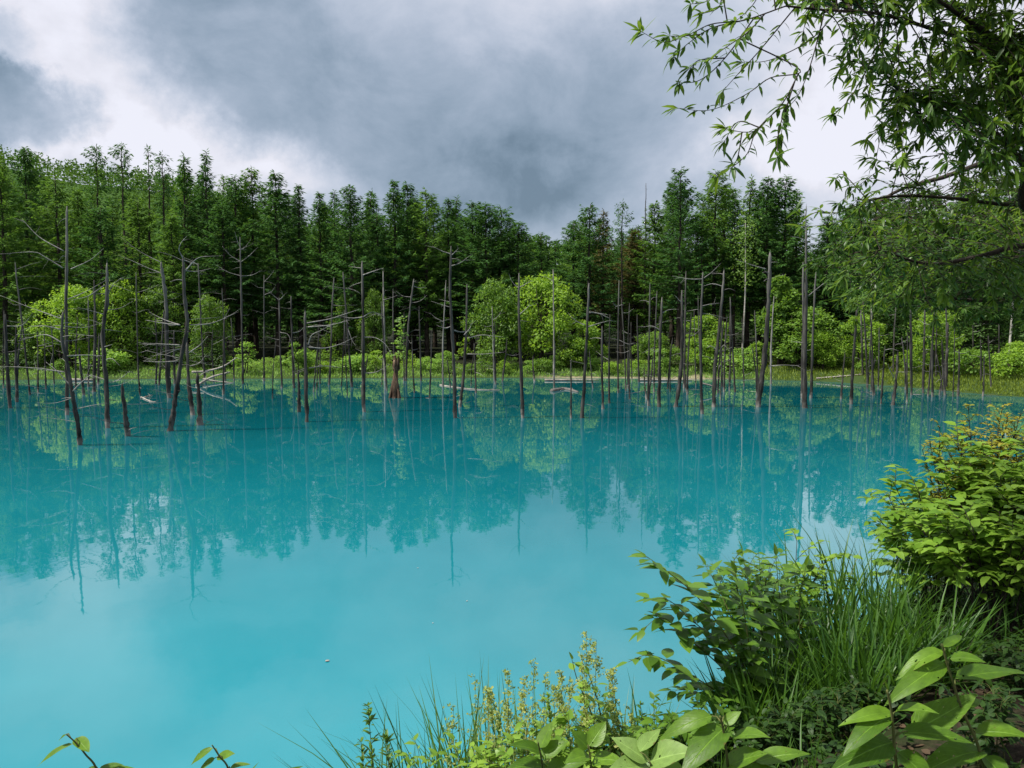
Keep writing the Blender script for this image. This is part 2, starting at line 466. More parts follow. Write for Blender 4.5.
def height(x, y):
    x = np.asarray(x, float); y = np.asarray(y, float)
    s = pond_sd(x, y)
    wob = 0.25 * np.sin(x * 0.9 + 1.3 * np.sin(y * 0.6)) + 0.18 * np.sin(y * 1.7 + x * 0.5)
    near = np.clip((26 - y) / 8, 0, 1)
    zn = 2.0 * (1 - np.exp(-np.clip(s, 0, None) * 0.52)) + 0.05 * np.sin(x * 2.3) * np.cos(y * 1.9) * np.clip(s, 0, 1)
    zf = 0.9 * (1 - np.exp(-np.clip(s + wob * .5, 0, None) * 0.16)) + 0.012 * np.clip(s, 0, 400) + 0.03
    z = np.where(s > 0, near * zn + (1 - near) * zf, np.maximum(-1.5, s * 0.5))
    return z


def hz(x, y): return float(height(np.array([x]), np.array([y]))[0])


def axis(segs):
    out = []
    for a, b, st in segs:
        out += list(np.arange(a, b, st))
    return np.array(out + [segs[-1][1]])


xs = axis([(-2500, -300, 200), (-300, -80, 20), (-80, -4, 2), (-4, 8, 0.2), (8, 44, 1.0), (44, 100, 6), (100, 300, 40), (300, 2500, 220)])
ys = axis([(-600, -40, 80), (-40, 0, 5), (0, 13, 0.2), (13, 36, 1), (36, 60, 0.6), (60, 120, 5), (120, 400, 35), (400, 3000, 260)])
X, Y = np.meshgrid(xs, ys); Z = height(X, Y)
nx, ny = len(xs), len(ys)
me = bpy.data.meshes.new('ground')
me.from_pydata(np.stack([X, Y, Z], -1).reshape(-1, 3).tolist(), [], [(j * nx + i, j * nx + i + 1, (j + 1) * nx + i + 1, (j + 1) * nx + i) for j in range(ny - 1) for i in range(nx - 1)])
me.materials.append(M['ground']); me.polygons.foreach_set('use_smooth', [True] * len(me.polygons))
ground = bpy.data.objects.new('ground', me); COL.objects.link(ground); tag(ground, 'dark forest soil around the turquoise pond', kind='structure')

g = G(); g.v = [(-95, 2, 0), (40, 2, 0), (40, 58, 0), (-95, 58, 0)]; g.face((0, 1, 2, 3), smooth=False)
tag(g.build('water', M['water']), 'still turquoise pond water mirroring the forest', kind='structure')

# forested hill behind
sil = [(-900, 60), (-520, 108), (-300, 128), (-120, 141), (0, 152), (58, 163), (84, 171), (118, 177), (162, 187), (220, 204), (300, 228), (420, 243), (560, 250), (640, 258), (800, 262), (1000, 255), (1200, 262), (1700, 290)]
HD = 330.0


def hill_top(px): return np.interp(px, [a for a, b in sil], [b for a, b in sil])


def hill_z(x, y):
    px = 512 + F * x / HD
    top = 3.6 + (325 - hill_top(px)) / F * HD - 5.0
    t = np.clip((y - 150) / (HD - 150), 0, 1)
    zz = top * (t * t * (3 - 2 * t))
    return np.where(y > HD, top - (y - HD) * 0.12, zz) + 2.0 * np.sin(x * 0.06 + y * 0.03) * t


hx = np.linspace(-620, 520, 100); hy = np.linspace(140, 480, 36)
HX, HY = np.meshgrid(hx, hy); HZ = hill_z(HX, HY) - 0.5
me = bpy.data.meshes.new('hill'); k = len(hx)
me.from_pydata(np.stack([HX, HY, HZ], -1).reshape(-1, 3).tolist(), [], [(j * k + i, j * k + i + 1, (j + 1) * k + i + 1, (j + 1) * k + i) for j in range(len(hy) - 1) for i in range(k - 1)])
me.materials.append(M['hillwood'])
o = bpy.data.objects.new('hill', me); COL.objects.link(o); tag(o, 'wooded hill rising behind the pond on the left', kind='structure')
# the wood on it: crowns of leaf clumps, one far-off mass
g = G()
for _ in range(4200):
    y = R.uniform(190, 345); x = R.uniform(-260, 160) if R.random() < .85 else R.uniform(-600, 500)
    px = 512 + F * x / y
    if px < -260 or px > 1100: continue
    z = float(hill_z(np.array([x]), np.array([y]))[0]); h = R.uniform(4.5, 9.0); w = R.uniform(1.5, 2.6)
    conic = R.random() < .4; rb = R.random()
    for _k in range(34):
        t = R.random() ** 0.8; q = w * ((1 - t) if conic else math.sqrt(max(0, 1 - (2 * t - .8) ** 2 * .7)))
        a = R.uniform(0, 6.283)
        p = V((x + q * math.cos(a) * R.uniform(.5, 1), y + q * math.sin(a) * R.uniform(.5, 1), z + 0.5 + h * t))
        d = (V((math.cos(a), math.sin(a), 0)) + rdir() * .7 + V((0, 0, .2))).normalized()
        g.card(p, d, d.cross(rdir()).normalized(), R.uniform(.6, 1.3), R.uniform(.25, .5), min(1, max(0, rb * .7 + R.uniform(0, .35))))
tag(g.build('hill_forest', M['hillwood']), 'far green forest covering the hill behind the larches', kind='stuff')


# ------------------------------------------------------------------ larches
def larch(seed, H=20.0, zb=0.24, rmax=2.3, dens=1.0, gap=0.0, power=0.8):
    global R
    keep = R; R = random.Random(seed)
    c = G(); t = G()
    lean = [V((R.uniform(-.12, .12), R.uniform(-.12, .12), 0)) for _ in range(8)]
    pts = [V((0, 0, H * i / 12)) + lean[i % 8] * (0 if i in (0,) else 1) * .7 for i in range(13)]
    t.tube([V((0, 0, -.6))] + pts, [.24] + [0.22 * (1 - i / 12.6) + .012 for i in range(13)], 7, .08)

    def axis_at(z):
        f = z / H * 12; i = min(11, int(f)); return pts[i].lerp(pts[i + 1], f - i)
    z = 0.10 * H
    while z < H * zb:      # dead lower limbs
        if R.random() < .7:
            d = rdir(-.25, .15); L = R.uniform(.5, 1.8); p = axis_at(z)
            t.tube([p, p + d * L * .6, p + d * L + V((0, 0, -.12))], [.022, .014, .005], 3, cap=False)
        z += .35
    z = H * zb
    while z < H - .15:
        tt = (z - H * zb) / (H * (1 - zb))
        prof = rmax * ((1 - tt) ** power) * min(1, .45 + tt * 3.2) + .16
        nb = R.choice((3, 4, 4, 5))
        a0 = R.uniform(0, 6.28)
        for b in range(nb):
            if R.random() < gap: continue
            a = a0 + b * 6.283 / nb + R.uniform(-.5, .5)
            L = prof * (R.uniform(.4, 1.35) if R.random() < .6 else R.uniform(.8, 1.15))
            out = V((math.cos(a), math.sin(a), 0)); side = V((-out.y, out.x, 0))
            rise = -.28 + tt * 1.0 + R.uniform(-.15, .15); curl = R.uniform(.05, .3)
            p0 = axis_at(z)

            def q(s): return p0 + out * (L * s) + V((0, 0, L * (rise * s + curl * s * s)))
            t.tube([q(0), q(.5), q(.95)], [.028, .016, .004], 3, cap=False)
            hue = R.uniform(0, .55)
            nt = max(7, int(L * 27 * dens))
            for i in range(nt):
                s = R.uniform(.1, 1) ** .85
                o = R.choice((-1, 1)) * R.uniform(0, .40) * (1.05 - s) * min(1.2, L)
                p = q(s) + side * o + V((0, 0, -abs(o) * .25 + R.uniform(-.09, .05)))
                d = (out * R.uniform(.2, 1) + side * (o * 1.6 + R.uniform(-.6, .6)) + V((0, 0, R.uniform(-.75, .2)))).normalized()
                up = (V((0, 0, 1)) + rdir() * .7).normalized()
                sd_ = d.cross(up); sd_ = sd_.normalized() if sd_.length > .01 else side
                c.card(p, d, sd_, R.uniform(.24, .5), R.uniform(.04, .08), min(1, hue + R.uniform(0, .45)))
        z += R.uniform(.24, .46) * (1.0 if tt < .75 else .72)
    for i in range(10):
        p = pts[12] + V((0, 0, R.uniform(-.6, .15))); d = (rdir(.1, 1)).normalized()
        c.card(p, d, d.orthogonal().normalized(), .4, .05, .6)
    R = keep
    return [('trunk', t.mesh('larch_trunk', M['bark'])), ('crown', c.mesh('larch_crown', M['larch']))]


FULL = [larch(11, rmax=3.2, zb=.2, power=.8), larch(12, rmax=3.5, zb=.24, power=.75, gap=.1), larch(13, rmax=2.9, zb=.18, power=.9), larch(14, rmax=3.3, zb=.3, gap=.25, power=.7), larch(27, rmax=3.4, zb=.34, gap=.15, power=.8), larch(28, rmax=2.9, zb=.26, gap=.3, power=.65)]
BROADC = [larch(15, rmax=4.2, zb=.16, power=.8), larch(16, rmax=3.9, zb=.2, power=.75), larch(29, rmax=4.4, zb=.22, power=.9, gap=.12)]
SLIM = [larch(17, rmax=2.2, zb=.28, gap=.12, power=1.0), larch(18, rmax=1.9, zb=.3, gap=.18, power=1.1)]
SPARSE = [larch(19, rmax=1.5, zb=.76, dens=.55, gap=.3, power=.5), larch(20, rmax=1.9, zb=.66, dens=.7, gap=.22, power=.55), larch(24, rmax=1.2, zb=.8, dens=.45, gap=.4, power=.5)]
DEEPLOW = [larch(25, rmax=3.0, zb=.05, dens=.55, power=.6), larch(26, rmax=2.6, zb=.04, dens=.55)]
DEEP = [larch(21, rmax=2.6, zb=.22, dens=.6), larch(22, rmax=2.2, zb=.3, dens=.6), larch(23, rmax=2.9, zb=.18, dens=.6, power=.6)]
KIND = {'F': FULL, 'B': BROADC, 'S': SLIM, 'T': SPARSE}

LARCH = [  # x in the photo, y of its tip, distance, kind, material, label
    (-22, 150, 64, 'B', 0, 'broad larch cut by the left picture edge, beside the first snags'),
    (8, 163, 60, 'B', 1, 'broad light green larch at the far left end of the forest'),
    (33, 149, 67, 'B', 0, 'broad full larch rising to the hill line left of the tallest grey snag'),
    (62, 176, 63, 'F', 1, 'light green larch directly behind the tallest grey snag'),
    (84, 190, 66, 'F', 1, 'lower light green larch just right of the tallest grey snag'),
    (104, 147, 70, 'T', 0, 'sparse topped larch, first of the thin crowns standing above the hill line'),
    (106, 208, 60, 'F', 0, 'dark trunked larch behind the pale willow shrub on the left shore'),
    (129, 145, 69, 'T', 0, 'tallest thin larch with a feathery crown above the hill line'),
    (143, 200, 65, 'F', 1, 'light green larch below the tall thin larch pair'),
    (154, 148, 71, 'T', 0, 'thin larch with a small round top just right of the tallest thin one'),
    (168, 154, 70, 'T', 0, 'nearly bare larch with a few tufts at its top, last of the thin row'),
    (189, 156, 66, 'S', 0, 'slim pointed larch, left of the pointed pair above the hooked snag'),
    (211, 152, 66, 'S', 0, 'slim pointed larch, taller right one of the pair above the hooked snag'),
    (176, 215, 62, 'F', 1, 'light larch filling the space under the slim pointed pair'),
    (226, 205, 64, 'F', 0, 'dark larch right of the slim pointed pair'),
    (239, 176, 68, 'F', 0, 'larch directly behind the snag with many short forked branches'),
    (256, 168, 70, 'F', 1, 'tall light larch between the forked snag and the dark grove'),
    (279, 173, 66, 'F', 0, 'full larch with a rounded tip left of the middle grove'),
    (302, 185, 67, 'S', 0, 'slim larch behind the short twin snags left of centre'),
    (322, 193, 65, 'F', 0, 'dark larch behind the snag with long drooping arms'),
    (337, 191, 69, 'S', 0, 'narrow larch tucked left of the rounded larch crown'),
    (353, 186, 64, 'B', 0, 'wide rounded larch crown above the black snag with bare top'),
    (379, 214, 68, 'F', 0, 'lower larch in the dip left of the twin topped larches'),
    (396, 181, 65, 'F', 0, 'tall dark larch above the rotten orange stump'),
    (409, 184, 68, 'F', 0, 'twin neighbour of the tall dark larch above the rotten stump'),
    (427, 190, 66, 'B', 1, 'broad olive green larch left of the tall centre snag'),
    (449, 199, 69, 'F', 0, 'dark larch right behind the tall centre snag with white forks'),
    (457, 198, 72, 'S', 0, 'slim larch tip peeking beside the tall centre snag'),
    (473, 202, 67, 'F', 0, 'dark bluish larch left of the bright round tree group'),
    (486, 204, 65, 'B', 0, 'broad dark larch behind the left bright round tree'),
    (501, 206, 67, 'F', 0, 'pointed dark larch behind the black snag in front of the bright trees'),
    (518, 222, 66, 'F', 0, 'dark larch stepping down towards the gap in the forest'),
    (541, 233, 70, 'F', 0, 'shorter larch at the left edge of the forest gap'),
    (555, 240, 74, 'S', 0, 'slim small larch, last before the forest gap'),
    (573, 222, 68, 'F', 0, 'dark larch on the right edge of the forest gap'),
    (589, 204, 66, 'F', 0, 'tall dark larch right of the forest gap behind a leaning black snag'),
    (602, 211, 71, 'S', 2, 'brownish dying larch between two dark larches right of the gap'),
    (621, 202, 65, 'T', 0, 'larch with a bushy tuft on a bare dark trunk right of the gap'),
    (634, 230, 69, 'F', 2, 'yellowing larch below the bare pole top'),
    (653, 203, 66, 'F', 1, 'light larch left of the tallest right hand larch'),
    (678, 169, 63, 'F', 0, 'tallest full larch of the right hand grove with a pointed tip'),
    (695, 214, 66, 'F', 0, 'low larch filling between the two tall right hand larches'),
    (713, 171, 66, 'F', 1, 'tall light larch second from the left in the right hand grove'),
    (732, 200, 65, 'S', 0, 'slim dark larch in the dip of the right hand grove'),
    (747, 178, 67, 'S', 1, 'slim loose larch under the hanging willow twigs'),
    (764, 178, 66, 'F', 0, 'dark larch behind the thick pale leaning snag'),
    (782, 176, 66, 'F', 0, 'larch on the right side of the grove beside the bright sky slot'),
    (793, 190, 69, 'S', 1, 'slim larch bordering the bright sky slot'),
    (824, 216, 64, 'F', 0, 'dark larch right of the sky slot behind the three pole snag'),
    (846, 206, 66, 'B', 0, 'broad larch half hidden by the lower willow sprays'),
    (872, 200, 60, 'F', 0, 'dark larch behind the round bright shrub on the right shore'),
    (900, 194, 58, 'B', 0, 'broad larch behind the willow sprays above the right shore'),
    (930, 190, 62, 'F', 0, 'larch above the round yellow green shrub on the right shore'),
    (958, 186, 57, 'B', 0, 'broad dark larch right of the round yellow green shrub'),
    (986, 190, 60, 'F', 0, 'dark larch left of the pale birch trunk'),
    (1012, 186, 56, 'B', 0, 'broad larch behind the pale birch trunk at the right edge'),
    (1046, 200, 60, 'F', 0, 'larch just beyond the right edge beside the pale birch'),
]
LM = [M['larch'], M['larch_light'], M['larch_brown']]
for px, ty, D, kd, mt, lab in LARCH:
    x = (px - 512) / F * D; zg = hz(x, D)
    top = P(px, ty, D).z
    H = top - zg
    s = H / 20.0
    pr = R.choice(KIND[kd])
    w = R.uniform(.92, 1.12) * (0.8 + 0.2 * s) if kd != 'T' else s
    place('larch_tree', pr, (x, D, zg), R.uniform(0, 6.28), (w, w, s), lab, 'tree', 'larches along the front of the forest', {'crown': LM[mt]})


def skyline(px):
    t = 400
    for q in LARCH:
        if abs(q[0] - px) < 26: t = min(t, q[1] + (45 if q[3] == 'T' else 0))
    if 548 < px < 572: t = 285
    if 796 < px < 812: t = 268
    return t


cnt = 0
for row, D0 in enumerate((72, 78, 85, 93, 102, 112)):
    x = -66 - row * 5
    while x < 58 + row * 6:
        D = D0 + R.uniform(-2.5, 2.5); px = 512 + F * x / D
        if -60 < px < 1080:
            zg = hz(x, D); lim = skyline(min(1040, max(-15, px))) + R.uniform(8, 34) + row * 2
            top = P(px, lim, D).z; H = min(21, top - zg)
            if H > 5:
                w = R.uniform(.9, 1.2)
                place('larch_tree', R.choice(DEEPLOW if row in (1, 3, 4, 5) else DEEP), (x, D, zg), R.uniform(0, 6.28), (w, w, H / 20),
                      'dark larch in the deep rows of the forest, mostly hidden behind the front larches', 'tree', 'larches in the deep rows of the forest',
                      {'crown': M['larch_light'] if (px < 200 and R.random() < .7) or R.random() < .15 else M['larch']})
                cnt += 1
        x += R.uniform(3.2, 5.4) + row * .25


# ------------------------------------------------------------------ broadleaf trees and shore shrubs
def broad(seed, H=6.0, W=3.0, n=5200, lobes=11, mat='broad', leaf=(.12, .24), trunk_n=3, low=.12, conic=0.0):
    global R
    keep = R; R = random.Random(seed)
    c = G(); t = G()
    stems = []
    for i in range(trunk_n):
        a = R.uniform(0, 6.28); q = R.uniform(.1, .45) * W * .6
        top = V((q * math.cos(a), q * math.sin(a), H * R.uniform(.65, .9)))
        pts = spline([V((R.uniform(-.12, .12), R.uniform(-.12, .12), -.4)), top * .45 + V((R.uniform(-.2, .2), R.uniform(-.2, .2), 0)), top], 4)
        t.tube(pts, [.085 * (1 - .85 * k / (len(pts) - 1)) * H / 6 for k in range(len(pts))], 6, .08); stems.append(pts)
    L = []
    for i in range(lobes):
        zf = R.uniform(low, .86); a = R.uniform(0, 6.28)
        q = W * .66 * math.sqrt(max(.06, 1 - (2 * zf - .85) ** 2)) * R.uniform(.45, 1.0) * (1 - conic * zf)
        L.append((V((q * math.cos(a), q * math.sin(a), H * zf)), W * R.uniform(.10, .30) * (1 - conic * zf * .7), R.uniform(0, .4)))
    L.append((V((R.uniform(-.3, .3), 0, H * .86)), W * .22 * (1 - conic * .5), .3)); L.append((V((0, 0, H * .45)), W * .42, .0))
    for ctr, q, hue in L[:-2]:
        st = R.choice(stems); b = st[len(st) // 2]
        t.tube([b, b.lerp(ctr, .5) + V((0, 0, .15)), ctr], [.03, .02, .006], 4, cap=False)
    tot = sum(l[1] ** 2 for l in L)
    for ctr, q, hue in L:
        for _ in range(int(n * q * q / tot)):
            u = rdir(-.85, 1)
            rr = q * R.uniform(.45, 1.08) ** .6 * (1 + .55 * noise.noise(ctr * 3 + u * 2.6))
            p = ctr + V((u.x, u.y, u.z * .8)) * rr
            if p.z < .05: continue
            d = (u * .7 + rdir() * .8 + V((0, 0, -.25))).normalized()
            nrm = (u * .5 + V((0, 0, .9)) + rdir() * .6).normalized()
            sd_ = d.cross(nrm); sd_ = sd_.normalized() if sd_.length > .01 else d.orthogonal()
            ll = R.uniform(*leaf)
            c.card(p, d, sd_, ll, ll * R.uniform(.26, .38), min(1, hue + R.uniform(0, .6)))
    R = keep
    return [('trunk', t.mesh('broad_trunk', M['bark'])), ('crown', c.mesh('broad_crown', M[mat]))]


BR = [broad(31, lobes=30, n=6800), broad(32, lobes=34, n=6800), broad(33, W=2.6, lobes=26, n=5600), broad(34, H=6, W=2.6, conic=.65, n=9000, lobes=26)]
SHRUB = [broad(41, H=1.7, W=1.7, n=1500, lobes=9, mat='under', leaf=(.08, .17), low=.2, trunk_n=2), broad(42, H=1.5, W=2.0, n=1500, lobes=11, mat='under', leaf=(.08, .2), low=.2, trunk_n=2),
         broad(44, H=2.8, W=1.0, n=900, lobes=9, mat='under', leaf=(.08, .16), low=.2, trunk_n=2), broad(45, H=1.0, W=2.2, n=1200, lobes=12, mat='under', leaf=(.08, .18), low=.2, trunk_n=1),
         broad(43, H=2.2, W=1.5, n=1500, lobes=8, mat='under', leaf=(.07, .15), low=.15, trunk_n=3)]
TREES = [  # x, top y, base y, width in px, distance, proto, material, label
    (70, 282, 375, 70, 57, 0, 'broad', 'bright green willow with a wide crown behind the tallest grey snag'),
    (122, 277, 374, 62, 58.5, 1, 'broad', 'bright green willow right of the pair of dark snags on the left shore'),
    (38, 300, 375, 40, 58, 2, 'broad_mid', 'small green bush tree left of the wide bright willow'),
    (163, 285, 375, 48, 60, 0, 'broad_mid', 'mid green bush tree between the curved snag and the willow'),
    (208, 292, 374, 44, 58, 1, 'broad_mid', 'thin leaved bush tree behind the hooked snag cluster'),
    (494, 276, 372, 58, 59, 1, 'broad_mid', 'round green tree left of the brightest centre tree'),
    (542, 270, 374, 78, 59.5, 0, 'broad', 'brightest round tree at the centre of the far shore'),
    (505, 268, 350, 34, 64, 3, 'broad_mid', 'pointed green tree top between the two bright centre trees'),
    (583, 318, 374, 46, 58, 2, 'broad', 'low bright bush right of the brightest centre tree'),
    (655, 330, 374, 44, 59, 1, 'broad_mid', 'green bush among the thin grey snags right of centre'),
    (706, 312, 374, 48, 58.5, 2, 'broad', 'pale bright bush behind the forked top snag'),
    (778, 270, 376, 62, 58, 3, 'broad_mid', 'cone shaped green tree behind the thick pale leaning snag'),
    (800, 305, 376, 80, 56.5, 0, 'broad_mid', 'wide light tree around the foot of the three pole snag'),
    (824, 330, 376, 40, 55, 1, 'broad', 'round light bush right of the three pole snag'),
    (862, 312, 374, 46, 54, 2, 'broad', 'green bush tree behind the grey pair of snags on the right'),
    (931, 305, 380, 56, 50, 1, 'broad', 'round yellow green shrub on the right shore'),
    (1018, 340, 382, 50, 47, 2, 'broad', 'leafy bright bush at the right edge of the far shore'),
    (345, 292, 352, 40, 63, 2, 'broad_mid', 'small green tree lit among dark larch trunks left of the black snag'),
    (374, 286, 340, 34, 62, 1, 'broad_mid', 'small green tree right of the black snag with bare top'),
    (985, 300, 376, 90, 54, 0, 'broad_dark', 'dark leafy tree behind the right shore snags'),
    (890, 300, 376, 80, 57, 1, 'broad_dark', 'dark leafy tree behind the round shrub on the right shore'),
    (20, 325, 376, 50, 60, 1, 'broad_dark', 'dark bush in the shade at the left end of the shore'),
]
for px, ty, by, wpx, D, k, mt, lab in TREES:
    x = (px - 512) / F * D; zg = hz(x, D); H = P(px, ty, D).z - zg; W_ = wpx / F * D
    base_w = (4.7, 4.7, 4.0, 3.3)[k]
    place('bush_tree', BR[k], (x, D, zg), R.uniform(0, 6.28), (W_ / base_w, W_ / base_w, H / 5.9), lab, 'tree', 'leafy trees along the far shore', {'crown': M[mt]})

# undergrowth along the far shore
GRP = 'low bright bushes of the undergrowth along the far shore'
for i in range(105):
    px = -15 + i * 10.0 + R.uniform(-5, 5)
    if 830 < px: D = 56 - (px - 830) / 200 * 11 + R.uniform(-1.0, 5)
    else: D = 55.6 + R.uniform(-.5, 5.5)
    x = (px - 512) / F * D
    if pond_sd(np.array([x]), np.array([D]))[0] < 0.7: D += 1.6; x = (px - 512) / F * D
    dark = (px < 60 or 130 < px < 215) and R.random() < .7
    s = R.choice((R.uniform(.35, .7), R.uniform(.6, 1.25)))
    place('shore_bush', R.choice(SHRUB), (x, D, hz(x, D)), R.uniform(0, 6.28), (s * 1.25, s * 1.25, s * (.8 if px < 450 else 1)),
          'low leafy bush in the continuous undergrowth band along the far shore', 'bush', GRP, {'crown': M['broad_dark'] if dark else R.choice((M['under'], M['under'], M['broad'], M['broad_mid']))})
# mossy grass at the water's edge
g = G()
for i in range(38000):
    if i % 3 == 0:
        px = R.uniform(865, 1050); D = R.uniform(37, 56)
    else:
        px = R.uniform(-20, 1000); D = R.uniform(51.5, 60)
    x = (px - 512) / F * D
    if i % 2 and 545 < px < 705 and D < 57: continue
    g.v.append((x, D))
pts = np.array(g.v); sdv = pond_sd(pts[:, 0], pts[:, 1]); hh = height(pts[:, 0], pts[:, 1]); g.v = []
gm = G()
for (x, y), s_, z in zip(pts, sdv, hh):
    if s_ < 0.05 or s_ > 5.5 and x < 18: continue
    G_ = gm if x > 17 else g
    d = (V((R.uniform(-.6, .6), R.uniform(-.6, .6), 1))).normalized()
    L = R.uniform(.08, .3)
    G_.card(V((x, y, z - .02)), d, V((1, R.uniform(-.5, .5), 0)).normalized(), L, .03, R.random())
tag(g.build('shore_grass', M['under']), 'low grass along the far waterline', kind='stuff')
tag(gm.build('mossy_grass', M['moss']), 'yellow green moss and grass on the right hand shore', kind='stuff')


# ------------------------------------------------------------------ standing dead trees in the water
def snag(pts, w, branches=(), nr=3, label='', pale=False, wt=None, D=None, fork=None, rl=(.15, .95), tubeseg=7):
    """pts: trunk from waterline to tip (picture coordinates), w: width at the foot"""
    bx, by = pts[0]
    if D is None:
        hit = ground_hit(bx, max(by, 381))
        D = hit.y
    zb_ = P(bx, by, D).z
    x0 = (bx - 512) / F * D
    yl = R.uniform(-.25, .25)
    W3 = []
    for i, (a, b) in enumerate(pts):
        q = P(a, b, D + yl * (i / max(1, len(pts) - 1)) * 2)
        W3.append(q)
    foot = W3[0].copy()
    gz = min(0.0, hz(x0, D)) if pond_sd(np.array([x0]), np.array([D]))[0] < 0 else hz(x0, D)
    low = foot + (foot - W3[1]).normalized() * (max(.5, foot.z - gz + .5))
    ctrl = [low] + W3
    curve = spline(ctrl, 7)
    w *= .84; r0 = w / 2 * D / F; r1 = (wt if wt else w * .42) / 2 * D / F
    n_ = len(curve); rad = []
    for i in range(n_):
        t = i / (n_ - 1)
        rad.append((r0 * (1 - t) + r1 * t) * (1 + .05 * math.sin(i * 2.1 + bx)) * (1.22 if i < 6 else 1))
        if 2 < i < n_ - 1: curve[i] = curve[i] + V((R.uniform(-1, 1), R.uniform(-1, 1), 0)) * r0 * .10
    rad[-1] *= .35
    t_ = thing('dead_tree', label, 'dead tree', (foot.x, foot.y, 0), 'grey dead trees standing in the pond')
    rad = [q * R.uniform(.82, 1.15) for q in rad]
    g = G(); g.tube(curve, rad, tubeseg, .2)
    # splintered top
    for k in range(3):
        b = curve[-2] + V((R.uniform(-1, 1), R.uniform(-1, 1), 0)) * r1 * .5
        g.tube([b, b + V((R.uniform(-.4, .4) * r1, R.uniform(-.4, .4) * r1, R.uniform(.1, .35)))], [r1 * .4, r1 * .06], 4, cap=False)
    g.build('trunk', M['snag_pale' if pale else 'snag'], t_)
    for br in branches:
        m = len(br); dy = R.uniform(-.5, .3)
        q = []
        for i, (a, b) in enumerate(br):
            u = P(a, b, D + yl + dy * i / (m - 1)); q.append(u)
        c = spline(q, 6); L = len(c)
        rb = max(.011, min(.021, r0 * .26))
        g = G(); g.tube(c, [rb * (1 - .8 * i / (L - 1)) * (1 + .1 * math.sin(i * 3)) for i in range(L)], 5, .12)
        for k in range(R.randint(1, 4)):
            i = R.randint(L // 3, L - 2); dd = (c[i + 1] - c[i]).normalized() + rdir(-.8, .4) * .9
            g.tube([c[i], c[i] + dd.normalized() * R.uniform(.12, .5)], [rb * .35, rb * .1], 3, cap=False)
        g.build('branch', M['twig_dead'], t_)
    for k in range(int(nr * 1.9 + 1)):
        i = R.randint(int(n_ * .3), n_ - 2)
        a = R.choice((0, math.pi)) + R.uniform(-.9, .9)
        d = V((math.cos(a), math.sin(a), R.uniform(-.3, .35)))
        L = R.uniform(*rl)
        p = curve[i]
        c = spline([p, p + d * L * .5 + V((0, 0, R.uniform(-.05, .08))), p + d * L + V((0, 0, R.uniform(-.15, .2)))], 4)
        rb = R.uniform(.007, .016)
        g = G(); g.tube(c, [rb * (1 - .75 * j / (len(c) - 1)) for j in range(len(c))], 4, .1)
        if L > .7 and R.random() < .6:
            m = c[len(c) // 2]; g.tube([m, m + (d + rdir() * .9).normalized() * L * .35], [rb * .5, rb * .15], 3, cap=False)
        g.build('branch', M['twig_dead'] if R.random() < .6 else M['snag'], t_)
    return t_


